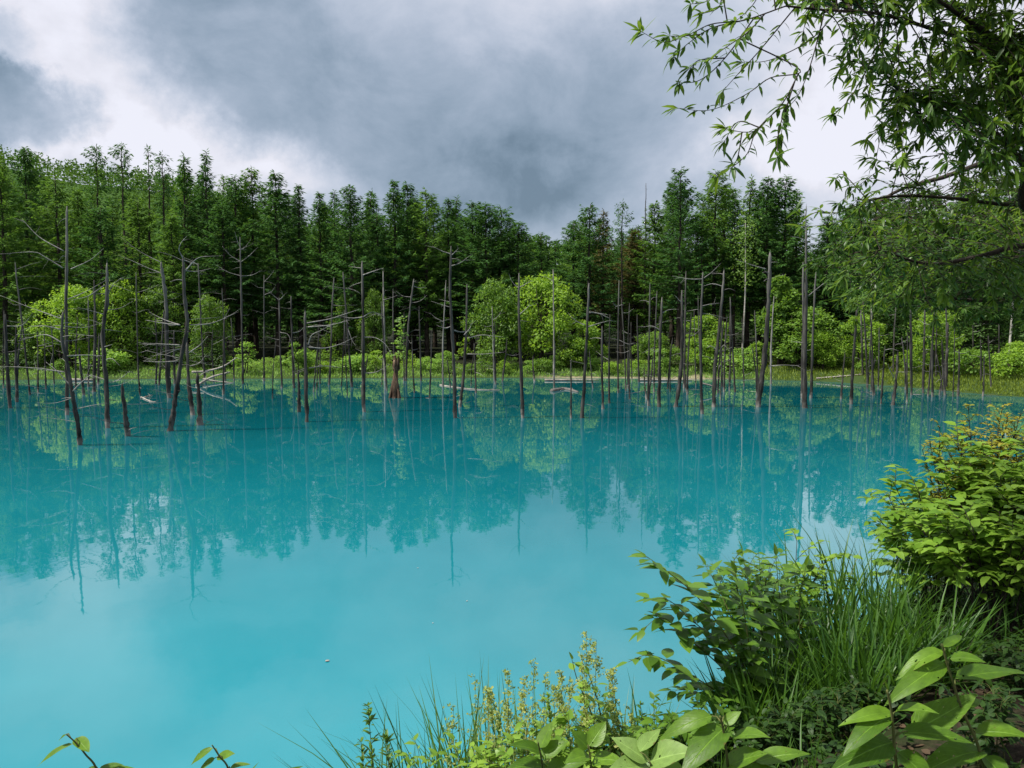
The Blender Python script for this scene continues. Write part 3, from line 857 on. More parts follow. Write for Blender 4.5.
SN = [
    # left group
    ([(67, 415), (67, 363), (66, 300), (67, 250), (67, 206)], 5.5, [[(64, 251), (42, 239), (30, 228), (22, 218)], [(63, 268), (45, 257), (33, 252), (0, 254)], [(62, 319), (40, 311), (26, 306), (-3, 294)], [(71, 269), (90, 260), (104, 248)], [(66, 300), (85, 292), (110, 278)]], 4, 'tallest grey snag on the left, long curved branches sweeping left near its top'),
    ([(80, 445), (78, 425), (74, 402), (68, 368), (62, 337), (63, 312)], 6.5, [[(62, 343), (50, 336), (41, 335), (18, 341)], [(64, 372), (50, 370), (36, 368), (-2, 366)], [(66, 356), (85, 355), (104, 356)], [(62, 330), (45, 326), (30, 326)], [(70, 385), (58, 372), (46, 362)], [(72, 392), (84, 380), (92, 374)]], 6, 'leaning split snag standing nearest on the left, foot out in front of the tallest one'),
    ([(10, 408), (7, 360), (5, 314)], 5.5, [[(7, 326), (22, 325), (33, 313)]], 3, 'short dark snag closest to the left edge'),
    ([(17, 402), (16, 360), (16, 325)], 4.5, [], 3, 'short grey snag beside the one at the left edge'),
    ([(30, 395), (23, 330), (18, 290), (15, 262)], 3, [], 4, 'thin straight snag left of the tallest grey one'),
    ([(94, 392), (95, 330), (94, 280)], 5, [[(94, 336), (82, 335), (70, 333)]], 3, 'broken snag in front of the wide bright willow'),
    ([(108, 428), (106, 380), (103, 335), (107, 300), (107, 263)], 7, [[(108, 383), (118, 380), (130, 371)], [(106, 300), (112, 286), (121, 278)], [(105, 285), (88, 296), (72, 300)]], 5, 'thick dark split snag in front of the bright willow'),
    ([(128, 436), (125, 412), (122, 384)], 8.5, [], 0, 'short dark leaning stub low over the water on the left'),
    ([(84, 395), (81, 370), (79, 348)], 4.2, [], 1, 'short pole just right of the leaning split snag'),
    ([(98, 385), (99, 360), (99, 333)], 4, [], 2, 'short weathered pole behind the thick dark split snag'),
    ([(38, 393), (38, 360), (37, 328)], 2.6, [], 2, 'thin short pole, left one of three left of the tallest snag'),
    ([(46, 389), (45, 360), (44, 327)], 2.4, [], 2, 'thin short pole, middle one of three left of the tallest snag'),
    ([(54, 384), (53, 350), (51, 322)], 2.4, [], 2, 'thin short pole, right one of three left of the tallest snag'),
    ([(140, 395), (138, 365), (137, 320), (136, 272)], 2.6, [], 4, 'thin tall snag right of the short leaning stub'),
    ([(169, 398), (167, 345), (166, 300), (163, 278), (161, 262)], 6.5, [[(160, 262), (148, 256), (136, 249), (121, 237)], [(161, 273), (148, 268), (135, 262), (118, 255)]], 6, 'curved snag whose two long branches reach up to the left'),
    ([(170, 431), (173, 415), (176, 395), (182, 353), (187, 324), (184, 290), (183, 256)], 7.5, [[(183, 258), (179, 250), (181, 243), (187, 236)], [(180, 325), (165, 320), (149, 312)], [(180, 325), (162, 323), (146, 320)], [(180, 345), (160, 344), (143, 343)], [(178, 361), (160, 362), (143, 361)], [(190, 325), (212, 323), (236, 313)], [(190, 352), (200, 345), (208, 336)], [(184, 260), (190, 262), (198, 264)], [(186, 270), (198, 258), (214, 256)]], 7, 'leaning snag with a white hooked tip and rows of level branches'),
    ([(193, 415), (189, 385), (187, 340)], 7, [[(190, 366), (199, 363), (206, 355)]], 2, 'thick middle trunk of the close cluster around the hooked snag'),
    ([(200, 425), (199, 400), (197, 373)], 8, [[(197, 378), (206, 372), (214, 376)]], 1, 'short thick stub on the right of the hooked snag'),
    ([(205, 382), (202, 340), (200, 300), (198, 263)], 3, [[(198, 265), (190, 260), (184, 258)]], 5, 'thin upright snag right behind the hooked snag'),
    ([(175, 384), (174, 360), (174, 330)], 4, [], 3, 'short pole left behind the hooked snag'),
    ([(156, 384), (157, 350), (155, 315)], 3, [[(156, 345), (145, 344), (138, 342)]], 3, 'short pole between the curved snag and the thin tall one'),
    ([(243, 384), (242, 330), (241, 280), (240, 237)], 3.2, [[(241, 250), (237, 240), (235, 232)], [(241, 250), (246, 246), (251, 239)], [(241, 262), (230, 255), (222, 246)], [(241, 262), (250, 255), (258, 247)], [(241, 276), (228, 272), (216, 265)], [(241, 276), (252, 275), (262, 270)]], 6, 'grey snag with many short forked branches high up, in the dark grove'),
    ([(225, 374), (224, 330), (222, 288)], 2.4, [], 3, 'thin bent snag left of the forked one'),
    ([(234, 374), (233, 345), (231, 318)], 2.4, [], 2, 'short thin pole just left of the forked snag'),
    ([(214, 380), (212, 350), (213, 330)], 2.4, [[(212, 345), (222, 340), (230, 336)]], 3, 'short thin pole above the heap of pale driftwood'),
    # centre left
    ([(264, 366), (264, 320), (264, 275)], 2.4, [[(264, 282), (270, 276), (274, 270)], [(264, 295), (272, 291), (276, 284)]], 4, 'thin snag with upturned forks right of the forked one'),
    ([(282, 388), (280, 340), (279, 297)], 3, [[(279, 300), (273, 295), (268, 290)], [(279, 300), (283, 296), (281, 290)], [(280, 332), (290, 338), (296, 374)]], 4, 'thin snag topped like small antlers'),
    ([(294, 388), (292, 340), (291, 296)], 3.8, [[(292, 333), (300, 331), (306, 324)]], 3, 'slim snag left of the pair of dark broken poles'),
    ([(299, 412), (299, 392), (298, 371)], 5.5, [], 0, 'short black stub left of the dark broken pole'),
    ([(307, 422), (306, 380), (305, 340), (305, 311)], 6, [[(307, 323), (329, 319), (345, 314), (360, 309)], [(308, 327), (330, 325), (350, 320)], [(308, 345), (312, 335), (322, 330), (336, 322)], [(309, 347), (325, 348), (340, 344), (357, 336)], [(309, 368), (324, 366), (338, 367)]], 2, 'dark broken pole with long drooping arms reaching right'),
    ([(329, 385), (331, 350), (332, 310), (334, 277)], 3.2, [[(331, 327), (318, 325), (306, 327)]], 4, 'slim leaning snag in front of the dark grove left of the black one'),
    ([(320, 384), (320, 362), (320, 343)], 2.6, [], 1, 'short thin pole beside the slim leaning snag'),
    ([(352, 387), (349, 350), (346, 310), (343, 272)], 3.6, [[(346, 288), (354, 290), (360, 293)], [(347, 326), (352, 340), (356, 346)]], 4, 'slim snag leaning left beside the tall black one'),
    ([(364, 412), (363, 360), (363, 310), (362, 261)], 5.5, [[(363, 317), (372, 312), (380, 314)], [(363, 317), (352, 318), (340, 316)], [(363, 337), (376, 338), (386, 345), (392, 356)], [(363, 275), (374, 271), (384, 268)], [(363, 373), (376, 372), (390, 364)]], 3, 'tall black snag with a pale bare top left of the rotten stump'),
    ([(385, 376), (384, 320), (383, 271)], 3.6, [[(384, 316), (376, 314), (365, 318)], [(383, 300), (390, 298), (398, 295)]], 3, 'pale straight snag right of the tall black one'),
    ([(394, 352), (393, 320), (393, 289)], 2.4, [], 2, 'thin straight snag directly above the rotten stump'),
    ([(406, 376), (408, 330), (411, 300), (414, 279)], 3.6, [[(411, 303), (420, 301), (427, 295)], [(411, 297), (403, 296), (396, 291)], [(413, 286), (420, 288), (424, 287)]], 4, 'snag leaning right with a fan of side branches right of the rotten stump'),
    ([(421, 376), (420, 340), (419, 306)], 2.8, [], 3, 'short slim snag right of the fan branched one'),
    ([(404, 374), (404, 345), (404, 312)], 2.0, [], 2, 'thin pole left of the fan branched snag'),
    ([(443, 387), (443, 340), (446, 280)], 2.8, [[(444, 322), (436, 318), (430, 313)]], 2, 'slim pale snag left of the tall centre one'),
    ([(455, 418), (454, 370), (452, 330), (450, 290), (451, 246)], 5.2, [[(451, 254), (442, 251), (434, 247)], [(451, 256), (455, 252), (459, 248)], [(451, 266), (460, 263), (468, 257)], [(453, 325), (446, 328), (438, 326)], [(454, 330), (462, 332), (472, 330)]], 3, 'tall centre snag with white forks at its tip'),
    ([(460, 407), (463, 380), (466, 335), (467, 284)], 5, [[(468, 338), (482, 335), (492, 336), (503, 337)], [(467, 354), (485, 354), (504, 352)], [(464, 335), (470, 328), (471, 323)]], 3, 'dark bent snag just right of the tall centre one'),
    ([(476, 393), (475, 365), (474, 343)], 3.2, [], 2, 'short leaning pole right of the bent centre snag'),
    ([(430, 384), (431, 360), (430, 330)], 2, [], 2, 'thin short pole left of the slim pale snag near centre'),
    # centre
    ([(494, 376), (493, 340), (492, 306)], 2.2, [[(493, 320), (498, 316), (502, 310)]], 2, 'thin pale pole before the left bright round tree'),
    ([(504, 368), (506, 352), (507, 338)], 2.4, [], 1, 'little leaning pole left of the black centre snag'),
    ([(523, 418), (521, 370), (519, 320), (519, 273)], 5.5, [[(519, 288), (514, 284), (510, 278)], [(520, 287), (524, 285), (527, 283)], [(520, 314), (526, 309), (530, 304)]], 1, 'straight black snag in front of the bright centre trees, small fork on top'),
    ([(554, 389), (554, 330), (553, 269)], 3, [[(554, 282), (548, 278), (543, 276)]], 2, 'slim pale topped snag before the brightest centre tree'),
    ([(534, 376), (533, 366), (533, 356)], 3, [], 0, 'little stub right of the black centre snag'),
    ([(571, 418), (571, 390), (571, 360)], 3.4, [], 0, 'short thin stake left of the leaning black snag'),
    ([(582, 418), (585, 370), (587, 330), (589, 283)], 5.5, [[(585, 325), (578, 322), (571, 317)], [(587, 327), (600, 323), (612, 320)], [(587, 312), (597, 313), (609, 315)]], 1, 'black snag leaning right of the brightest centre tree'),
    ([(603, 409), (602, 370), (602, 326)], 4.4, [], 1, 'black pole between two grey ones right of centre'),
    ([(609, 403), (609, 360), (610, 314)], 3.4, [[(609, 318), (600, 314), (590, 311)]], 2, 'grey pole touching the black pole right of centre'),
    ([(618, 393), (618, 340), (619, 280)], 3.2, [[(619, 340), (628, 344), (634, 343)]], 3, 'tall grey pole beneath the tufted larch'),
    ([(639, 382), (638, 350), (637, 314)], 3.2, [], 2, 'short pole at the sandy shore right of centre'),
    ([(632, 380), (631, 350), (631, 322)], 2, [], 1, 'thin stick left of the short pole at the sandy shore'),
    ([(648, 406), (649, 350), (650, 283)], 3.6, [], 2, 'slim grey snag, left one of the tight trio'),
    ([(654, 392), (655, 340), (657, 291)], 2.8, [], 2, 'slim grey snag, middle one of the tight trio'),
    ([(659, 407), (660, 350), (662, 297)], 5.5, [[(662, 313), (668, 310), (676, 309)], [(660, 330), (652, 326), (644, 327)]], 2, 'thick grey snag, right one of the tight trio'),
    ([(670, 392), (670, 370), (670, 346)], 2, [], 0, 'thin stick between the trio and the swollen snag'),
    ([(676, 407), (681, 370), (682, 330), (682, 290)], 6, [[(681, 302), (678, 299), (676, 296)]], 1, 'swollen snag with a bent white foot right of the trio'),
    ([(684, 388), (685, 330), (686, 271)], 3.4, [], 2, 'straight grey pole behind the swollen snag'),
    ([(702, 414), (701, 370), (701, 320), (703, 272)], 4.6, [[(703, 279), (690, 279), (672, 276)], [(704, 278), (712, 272), (721, 263)], [(702, 306), (711, 304), (720, 303)]], 2, 'grey snag crowned by a wide white fork'),
    ([(714, 407), (715, 370), (718, 340), (722, 300), (724, 270)], 5.5, [[(717, 350), (711, 346), (707, 348)], [(719, 351), (724, 345), (727, 349)]], 3, 'grey snag leaning right beside the white forked one'),
    ([(735, 392), (732, 340), (730, 297)], 3.2, [], 2, 'slim pole right of the leaning grey snag'),
    ([(724, 392), (725, 350), (727, 316)], 3.2, [], 2, 'short pole between the leaning grey snag and the slim pole'),
    ([(744, 386), (743, 350), (742, 318)], 2.2, [], 1, 'thin stick left of the thick leaning snag'),
    ([(696, 386), (695, 350), (694, 310)], 2.0, [], 2, 'thin stick left of the white forked snag'),
    # right
    ([(758, 407), (763, 370), (767, 330), (769, 290), (770, 252)], 8, [[(766, 269), (752, 265), (735, 259)], [(768, 366), (785, 365), (800, 366)]], 3, 'thick pale leaning snag in front of the cone shaped green tree'),
    ([(771, 384), (771, 350), (774, 296)], 3.4, [], 2, 'slim pale pole touching the thick leaning snag'),
    ([(805, 408), (805, 350), (806, 305), (806, 270), (806, 240), (806, 206)], 7, [[(808, 296), (818, 288), (828, 280)]], 2, 'tallest right hand snag, thick foot narrowing to a needle against the sky slot'),
    ([(802, 398), (803, 330), (803, 262)], 4, [], 2, 'grey pole leaning on the left side of the tallest right hand snag'),
    ([(811, 398), (813, 330), (816, 272)], 4, [], 2, 'grey pole on the right side of the tallest right hand snag'),
    ([(851, 404), (854, 350), (858, 300)], 5.2, [], 2, 'grey snag leaning right in front of the right hand bushes'),
    ([(841, 399), (843, 375), (845, 352)], 3.2, [], 1, 'short stick left of the grey leaning snag on the right'),
    ([(863, 380), (862, 345), (861, 310)], 4, [], 2, 'dull pole behind the grey leaning snag on the right'),
    ([(893, 405), (896, 380), (898, 352)], 5, [[(894, 378), (890, 370), (888, 364)]], 1, 'short dark leaning stub in front of the right shore'),
    ([(881, 404), (883, 375), (885, 346)], 3.4, [], 1, 'slim dark stick left of the short leaning stub'),
    ([(893, 380), (894, 340), (896, 304)], 3, [], 2, 'pole behind the short leaning stub on the right'),
    ([(907, 402), (907, 365), (908, 330)], 2.6, [], 1, 'thin grey stick left of the round yellow green shrub'),
    ([(923, 393), (924, 350), (925, 300)], 3.6, [], 2, 'grey pole crossing the round yellow green shrub'),
    ([(936, 385), (936, 350), (937, 323)], 3, [], 1, 'thin pole on the middle of the round yellow green shrub'),
    ([(945, 390), (947, 350), (948, 323)], 5.5, [], 1, 'thick brown stub at the right flank of the round shrub'),
    ([(958, 396), (959, 370), (959, 349)], 3.6, [], 1, 'short dark stick right of the round shrub'),
    ([(973, 382), (973, 350), (973, 318)], 2.8, [], 2, 'thin pole standing on the mossy bank'),
    ([(983, 396), (984, 375), (984, 356)], 3.0, [], 1, 'short stick at the mossy waterline'),
    ([(998, 384), (999, 350), (999, 317)], 2.8, [], 2, 'thin pole left of the pale birch'),
]
for pts, w, br, nr, lab in SN:
    lf = pts[0][0] < 240
    snag(pts, w, br, nr + (2 if lf else 0), lab, rl=(.25, 1.35) if lf else (.15, .95), wt=0.9 if 'needle' in lab else None, pale=lab.startswith(('pale', 'slim pale', 'thin pale')))

for k in range(58):
    px = R.choice((R.uniform(-5, 240), R.uniform(240, 500), R.uniform(590, 760), R.uniform(640, 760), R.uniform(830, 1010), R.uniform(860, 1010)))
    by = R.uniform(384, 400) if px < 830 else R.uniform(386, 398); h = R.uniform(28, 95); ln = R.uniform(-6, 6)
    snag([(px, by), (px + ln * .4 + R.uniform(-1, 1), by - h * .5), (px + ln, by - h)], R.uniform(1.8, 3.4), (), 2, 'thin weathered pole, one of the many slim ones between the larger dead trees')
# bare pole tops of dead larches rising out of the living grove
for (px, top, D, wd, lab) in [(644, 183, 66, 2.6, 'bare dead larch pole rising above the grove right of the gap'), (700, 235, 64, 2.6, 'dead larch pole in front of the tallest right hand larches')]:
    x = (px - 512) / F * D
    t_ = thing('dead_larch', lab, 'dead tree', (x, D, hz(x, D)), 'bare dead larches in the living grove')
    z1 = P(px, top, D).z; z0 = hz(x, D) - .4
    c = [V((x + R.uniform(-.06, .06), D, z0 + (z1 - z0) * i / 14)) for i in range(15)]
    g = G(); g.tube(c, [.13 * (1 - i / 16) for i in range(15)], 6, .1)
    for k in range(46):
        f = R.uniform(.45, .99); p = V((x, D, z0 + (z1 - z0) * f)); d = rdir(-.2, .3)
        g.tube([p, p + d * R.uniform(.15, .7) * (1.25 - f)], [.014, .004], 3, cap=False)
    g.build('trunk', M['bark'], t_)
# pale birches by the right edge
for (px, top, base, D, lab) in [(1008, 255, 380, 48, 'pale slim birch trunk near the right edge'), (742, 250, 372, 62, 'pale birch trunk within the right hand grove'), (868, 290, 374, 55, 'pale birch trunk behind the dull pole on the right shore')]:
    x = (px - 512) / F * D; zg = hz(x, D)
    t_ = thing('birch_tree', lab, 'tree', (x, D, zg))
    z1 = P(px, top - 30, D).z
    c = spline([V((x, D, zg - .4)), V((x + .15, D, zg + (z1 - zg) * .5)), V((x + .1, D + .2, z1))], 6)
    g = G(); g.tube(c, [.085 * (1 - .7 * i / (len(c) - 1)) for i in range(len(c))], 7, .05); g.build('trunk', M['birch'], t_)
    g = G()
    for k in range(900):
        f = R.uniform(.55, 1.02); p = V((x + .1, D, zg + (z1 - zg) * f)) + rdir() * R.uniform(.2, 1.3)
        d = (rdir() + V((0, 0, -.4))).normalized(); g.card(p, d, d.orthogonal().normalized(), R.uniform(.12, .24), .05, R.random())
    g.build('crown', M['broad_mid'], t_)

# rotten orange stump with a living shoot
D = ground_hit(395, 398).y
b0 = ground_hit(395, 398)
t_ = thing('rotten_stump', 'rotten orange brown stump with a splintered pale top and green shoot', 'stump', (b0.x, b0.y, 0))
c = [b0 + V((0, 0, -.5)), b0, P(395, 385, D), P(396, 370, D), P(396, 360, D)]
c = spline(c, 4); g = G(); g.tube(c, [.2 + .04 * math.sin(i) - .006 * i for i in range(len(c))], 12, .32)
for k in range(14):
    b = P(396, 366, D) + V((R.uniform(-.17, .17), R.uniform(-.17, .17), R.uniform(-.3, 0))); g.tube([b, b + V((R.uniform(-.08, .08), 0, R.uniform(.2, .8)))], [.055, .008], 4, .3)
for k in range(7):
    a = R.uniform(0, 6.28); g.tube([b0 + V((.16 * math.cos(a), .16 * math.sin(a), .5)), b0 + V((.3 * math.cos(a), .3 * math.sin(a), -.3))], [.05, .09], 5)
g.build('trunk', M['stump'], t_)
g = G(); g2 = G()
p0, p1 = P(398, 364, D), P(401, 318, D)
g2.tube([p0, p0.lerp(p1, .5) + V((.08, 0, 0)), p1], [.02, .015, .005], 4)
for k in range(150):
    p = p0.lerp(p1, R.uniform(.15, 1)) + rdir() * R.uniform(.1, .4); d = rdir(-.5, .6); g.card(p, d, d.orthogonal().normalized(), R.uniform(.12, .24), .05, R.random())
sh = g2.build('shoot', M['stem'], t_); sh_l = g.build('shoot_leaves', M['broad_mid'], sh, origin=t_.location)

# driftwood
DW = [([(196, 386), (212, 377), (230, 372)], 3, 'pale driftwood limb arching out of the heap beside the hooked snag'),
      ([(203, 379), (214, 381), (233, 383)], 2.6, 'pale driftwood limb lying level in the heap'),
      ([(192, 372), (207, 371), (224, 366), (236, 358)], 2.6, 'pale driftwood limb reaching up from the heap to the right'),
      ([(141, 398), (152, 395)], 1.4, 'floating stick, upper arm of a floating wedge shape'),
      ([(141, 397), (150, 401), (156, 402)], 1.4, 'floating stick, lower arm of a floating wedge shape'),
      ([(66, 378), (78, 374), (88, 377)], 4, 'pale grey driftwood log at the shore behind the short poles'),
      ([(552, 391), (565, 389), (578, 392)], 5, 'dark waterlogged log lying low near the centre shore'),
      ([(440, 385), (470, 389), (500, 390)], 1.4, 'thin floating branch behind the tall centre snag'),
      ([(700, 383), (712, 386), (722, 392)], 2.0, 'pale fallen branch at the sandy shore on the right'),
      ([(820, 383), (850, 384), (874, 383)], 2.2, 'pale log along the shore below the right hand bushes'),
      ([(640, 381), (668, 380), (694, 381)], 2.6, 'long pale log along the sandy shore right of centre'),
      ([(545, 379), (575, 379), (600, 380)], 2.4, 'long pale log along the sandy shore below the brightest tree')]
for pts, w, lab in DW:
    D = ground_hit(pts[0][0], max(382, max(p[1] for p in pts))).y
    q = [P(a, b, D) for a, b in pts]
    if 'floating' in lab or 'waterlogged' in lab: q = [ground_hit(a, b, .02) for a, b in pts]
    elif 'log along' in lab or 'log at' in lab: q = [V((u.x, u.y + .6, max(.06, hz(u.x, u.y + .6) + .05))) for u in (ground_hit(a, 381.5) for a, b in pts)]
    D = q[0].y; c = spline(q, 6); r0 = w / 2 * D / F
    g = G(); g.tube(c, [r0 * (1 - .6 * i / (len(c) - 1)) for i in range(len(c))], 7, .14)
    for k in range(3):
        i = R.randint(1, len(c) - 2); d = rdir(.0, .7); g.tube([c[i], c[i] + d * R.uniform(.15, .4)], [r0 * .4, r0 * .1], 4, cap=False)
    tag(g.build('driftwood', M['snag'] if 'dark' in lab else M['driftwood'], origin=None), lab, 'driftwood')

# ------------------------------------------------------------------ overhanging willow, top right
D = 4.6


def canopy(limbs, twigs, wood, leaves, young, L=(.075, .12), wd=.0095, spacing=.028, yl=.2, rosette=True, segs=3, tr=.0032):
    """limbs: [(points, r0, r1)]; twigs: [points]: leaves all along the outer part and a rosette at the end"""
    for pts, r0, r1 in limbs:
        c = spline(pts, 8); m = len(c)
        wood.tube(c, [r0 + (r1 - r0) * i / (m - 1) for i in range(m)], 7, .06)
    for pts in twigs:
        c = spline(pts, 7); m = len(c)
        wood.tube(c, [tr * ((1 - .75 * i / (m - 1)) + .12) for i in range(m)], 4, cap=False)
        acc = 0; isy = R.random() < yl
        total = sum((c[i + 1] - c[i]).length for i in range(m - 1)); run = 0
        hue = R.uniform(0, .5)
        for i in range(m - 1):
            seg = c[i + 1] - c[i]; l = seg.length
            if l < 1e-6: continue
            t = seg / l; acc += l; run += l
            while acc > spacing:
                acc -= spacing
                if run < total * .18: continue
                p = c[i] + seg * R.random()
                sd_ = rdir(-.6, .5)
                d = (t * R.uniform(.2, .9) + sd_ * 1.0 + V((0, 0, -.12))).normalized()
                G_ = young if (isy and run > total * .55) or R.random() < .06 else leaves
                G_.leaf(p, d, V((0, 0, 1)) + rdir() * .55, R.uniform(*L) * R.uniform(.45, 1.1), wd * R.uniform(.8, 1.2), R.uniform(.05, .35), .25, segs, min(1, hue + R.uniform(0, .5)), 'lance')
        if rosette:
            t = (c[-1] - c[-2]).normalized()
            G_ = young if isy or R.random() < .35 else leaves
            for k in range(R.randint(6, 9)):
                d = (t * R.uniform(.3, 1) + rdir() * .8 + V((0, 0, -.15))).normalized()
                G_.leaf(c[-1] - t * R.uniform(0, .02), d, V((0, 0, 1)) + rdir() * .5, R.uniform(*L), wd * R.uniform(.9, 1.25), R.uniform(.05, .4), .25, segs, min(1, hue + R.uniform(.1, .6)), 'lance')


wt = thing('willow_tree', 'overhanging willow with long narrow leaves drooping into the upper right sky', 'tree', (6.6, 4.4, hz(6.6, 4.4)))
wood, lv, yg = G(), G(), G()
zg = hz(6.6, 4.4)
trunkg = G()
tp = [V((6.6, 4.4, zg - .4)), V((6.5, 4.4, zg + 1.2)), V((6.1, 4.5, zg + 2.6)), V((5.6, 4.5, zg + 4.2)), V((5.3, 4.2, zg + 6.5))]
c = spline(tp, 8); trunkg.tube(c, [.2 * (1 - .7 * i / (len(c) - 1)) + .02 for i in range(len(c))], 10, .06)
trunkg.build('trunk', M['willow_bark'], wt)


def W4(pl, D0, D1=None):
    m = len(pl); D1 = D1 if D1 is not None else D0
    return [P(a, b, D0 + (D1 - D0) * i / (m - 1)) for i, (a, b) in enumerate(pl)]


limbs = [
    ([V((5.7, 4.5, zg + 3.9))] + W4([(1060, 100), (1014, 67), (987, 35), (966, 20), (930, -6)], 4.7, 4.3), .045, .006),
    (W4([(1000, 52), (975, 43), (936, 30), (880, 14), (825, 10), (786, 6)], 4.5, 4.2), .014, .005),
    ([V((5.9, 4.5, zg + 3.2))] + W4([(1070, 210), (1024, 164), (990, 130), (950, 108), (905, 96)], 5.2, 4.6), .032, .006),
    ([V((6.2, 4.5, zg + 2.3))] + W4([(1080, 262), (1024, 246), (985, 255), (930, 264), (880, 250)], 5.6, 5.2), .03, .006),
    (W4([(1040, 205), (1000, 204), (950, 198), (900, 196), (868, 200)], 5.4, 5.0), .016, .005),
    ([V((5.5, 4.4, zg + 5.0))] + W4([(1080, -60), (1000, -50), (930, -40), (860, -40), (780, -30)], 4.4, 4.0), .035, .006),
]
hand = [
    ([(786, 6), (745, 20), (712, 24), (690, 34), (664, 42), (640, 31)], 4.2), ([(745, 20), (712, 28), (690, 42), (672, 58)], 4.2), ([(690, 34), (680, 36), (668, 36)], 4.2),
    ([(765, 36), (725, 58), (700, 80), (677, 83)], 4.15), ([(800, 70), (770, 78), (745, 95), (710, 110), (676, 108)], 4.1),
    ([(810, 75), (782, 104), (757, 130), (747, 154), (728, 170), (716, 177)], 4.0), ([(800, 80), (786, 110), (780, 140)], 4.05), ([(790, 100), (779, 130), (777, 158)], 4.0),
    ([(830, 12), (812, 60), (800, 92), (788, 108)], 4.2), ([(900, 20), (872, 60), (850, 98), (832, 116)], 4.3), ([(936, 50), (902, 98), (882, 125), (867, 140)], 4.5),
    ([(800, 5), (760, 50), (738, 74), (722, 92)], 4.15), ([(780, 12), (748, 32), (725, 48), (707, 62)], 4.1), ([(850, 12), (810, 40), (770, 60), (742, 62)], 4.2),
    ([(757, 130), (742, 132), (725, 128)], 4.05), ([(752, 112), (738, 122), (724, 142)], 4.05), ([(747, 150), (738, 156), (733, 166)], 4.0),
    ([(720, -10), (705, 2), (690, 4)], 4.2), ([(740, -15), (718, 8), (702, 14)], 4.2), ([(770, -20), (752, 6), (735, 22)], 4.2), ([(720, 58), (700, 60), (690, 68)], 4.15),
    ([(960, 148), (920, 158), (892, 162), (866, 158)], 4.8), ([(930, 190), (895, 186), (870, 178), (848, 186)], 5.0), ([(920, 180), (890, 168), (866, 180), (838, 204)], 5.0),
    ([(880, 204), (856, 206), (832, 214), (818, 208)], 5.0), ([(870, 205), (840, 222), (815, 226), (800, 226)], 5.0), ([(860, 230), (840, 246), (818, 264)], 5.1), ([(900, 255), (868, 280), (840, 300)], 5.2),
    ([(840, 215), (818, 212), (806, 216), (796, 210)], 5.0), ([(880, 250), (858, 262), (832, 268), (808, 264)], 5.1), ([(890, 265), (874, 286), (862, 304), (852, 300)], 5.2), 
]
nodes = [q for l in limbs for q in spline(l[0], 4)]
grown = list(nodes); tw = []
for pl, D0 in hand:      # each twig grows out of the nearest wood already there
    q = W4(pl, D0, D0 + R.uniform(-.3, .2)); st = min(grown, key=lambda u: (u - q[0]).length)
    q = [st] + (q[1:] if (st - q[0]).length < .12 else q)
    tw.append(q); grown += spline(q, 4)


def density(px, py):
    """how thick the sprays hang: light at the fringe, thick to the right"""
    if py < 175:
        edge = 800 - max(0, 45 - py) * 1.3 + max(0, py - 60) * .55
        return min(1, max(0, (px - edge) / 110)) * (.72 if px < 960 else 1)
    edge = 812 + max(0, 250 - py) * .25 + max(0, py - 300) * 1.2
    d = min(1, max(0, (px - edge) / 50)) * (.42 if py < 300 else max(0, .42 - (py - 300) / 80))
    return d


made = 0
while made < 820:
    px = R.uniform(770, 1110); py = R.uniform(-80, 350)
    if R.random() > density(px, py): continue
    if 870 < px < 960 and 168 < py < 215 and R.random() < .75: continue
    Dq = R.uniform(4.0, 5.4) if py < 180 else R.uniform(4.8, 6.6)
    tip = P(px, py, Dq)
    near = min(nodes, key=lambda q: (q - tip).length)
    v = tip - near
    if v.length > 1.0: near = tip - v.normalized() * R.uniform(.55, .95)
    mid = near.lerp(tip, .55) + V((0, 0, .05)) + rdir() * .05
    tw.append([near, mid, tip]); made += 1
# crown above and to the right of the picture: it shades the bank
for k in range(150):
    tip = V((R.uniform(3.4, 7.6), R.uniform(2.4, 6.0), R.uniform(5.6, 9.0)))
    tw.append([tip + V((R.uniform(.2, .6), R.uniform(-.4, .4), R.uniform(0, .3))), tip + V((.25, 0, .12)), tip])
canopy(limbs, tw, wood, lv, yg, spacing=.021, L=(.06, .105), wd=.0092)
cr = wood.build('crown', M['willow_bark'], wt)
lv.build('leaves', M['willow'], cr, origin=wt.location); yg.build('young_leaves', M['willow_young'], cr, origin=wt.location)

# second willow further along the bank, its lower sprays fill the right side
w2 = thing('willow_tree', 'shade-coloured willow behind the overhanging one, its low sprays hang over the right shore', 'tree', (10.5, 10.0, hz(10.5, 10)))
wood, lv, yg, trunkg = G(), G(), G(), G()
zg = hz(10.5, 10)
c = spline([V((10.5, 10, zg - .4)), V((10.2, 10, zg + 1.5)), V((9.4, 10, zg + 3.2)), V((8.6, 9.8, zg + 5.5))], 8)
trunkg.tube(c, [.22 * (1 - .7 * i / (len(c) - 1)) + .02 for i in range(len(c))], 10, .06); trunkg.build('trunk', M['willow_bark'], w2)
limbs = [([V((9.9, 10, zg + 2.3))] + W4([(1150, 250), (1060, 285), (1000, 300), (930, 298), (880, 300)], 10, 9), .05, .01),
         ([V((9.5, 10, zg + 3.0))] + W4([(1130, 190), (1040, 205), (960, 225), (900, 240), (850, 255)], 10, 8.6), .05, .01),
         ([V((9.0, 10, zg + 4.2))] + W4([(1100, 100), (1010, 150), (950, 175), (900, 190), (860, 215)], 9.6, 8.4), .05, .01)]
nodes = [q for l in limbs for q in spline(l[0], 5)]
tw = []
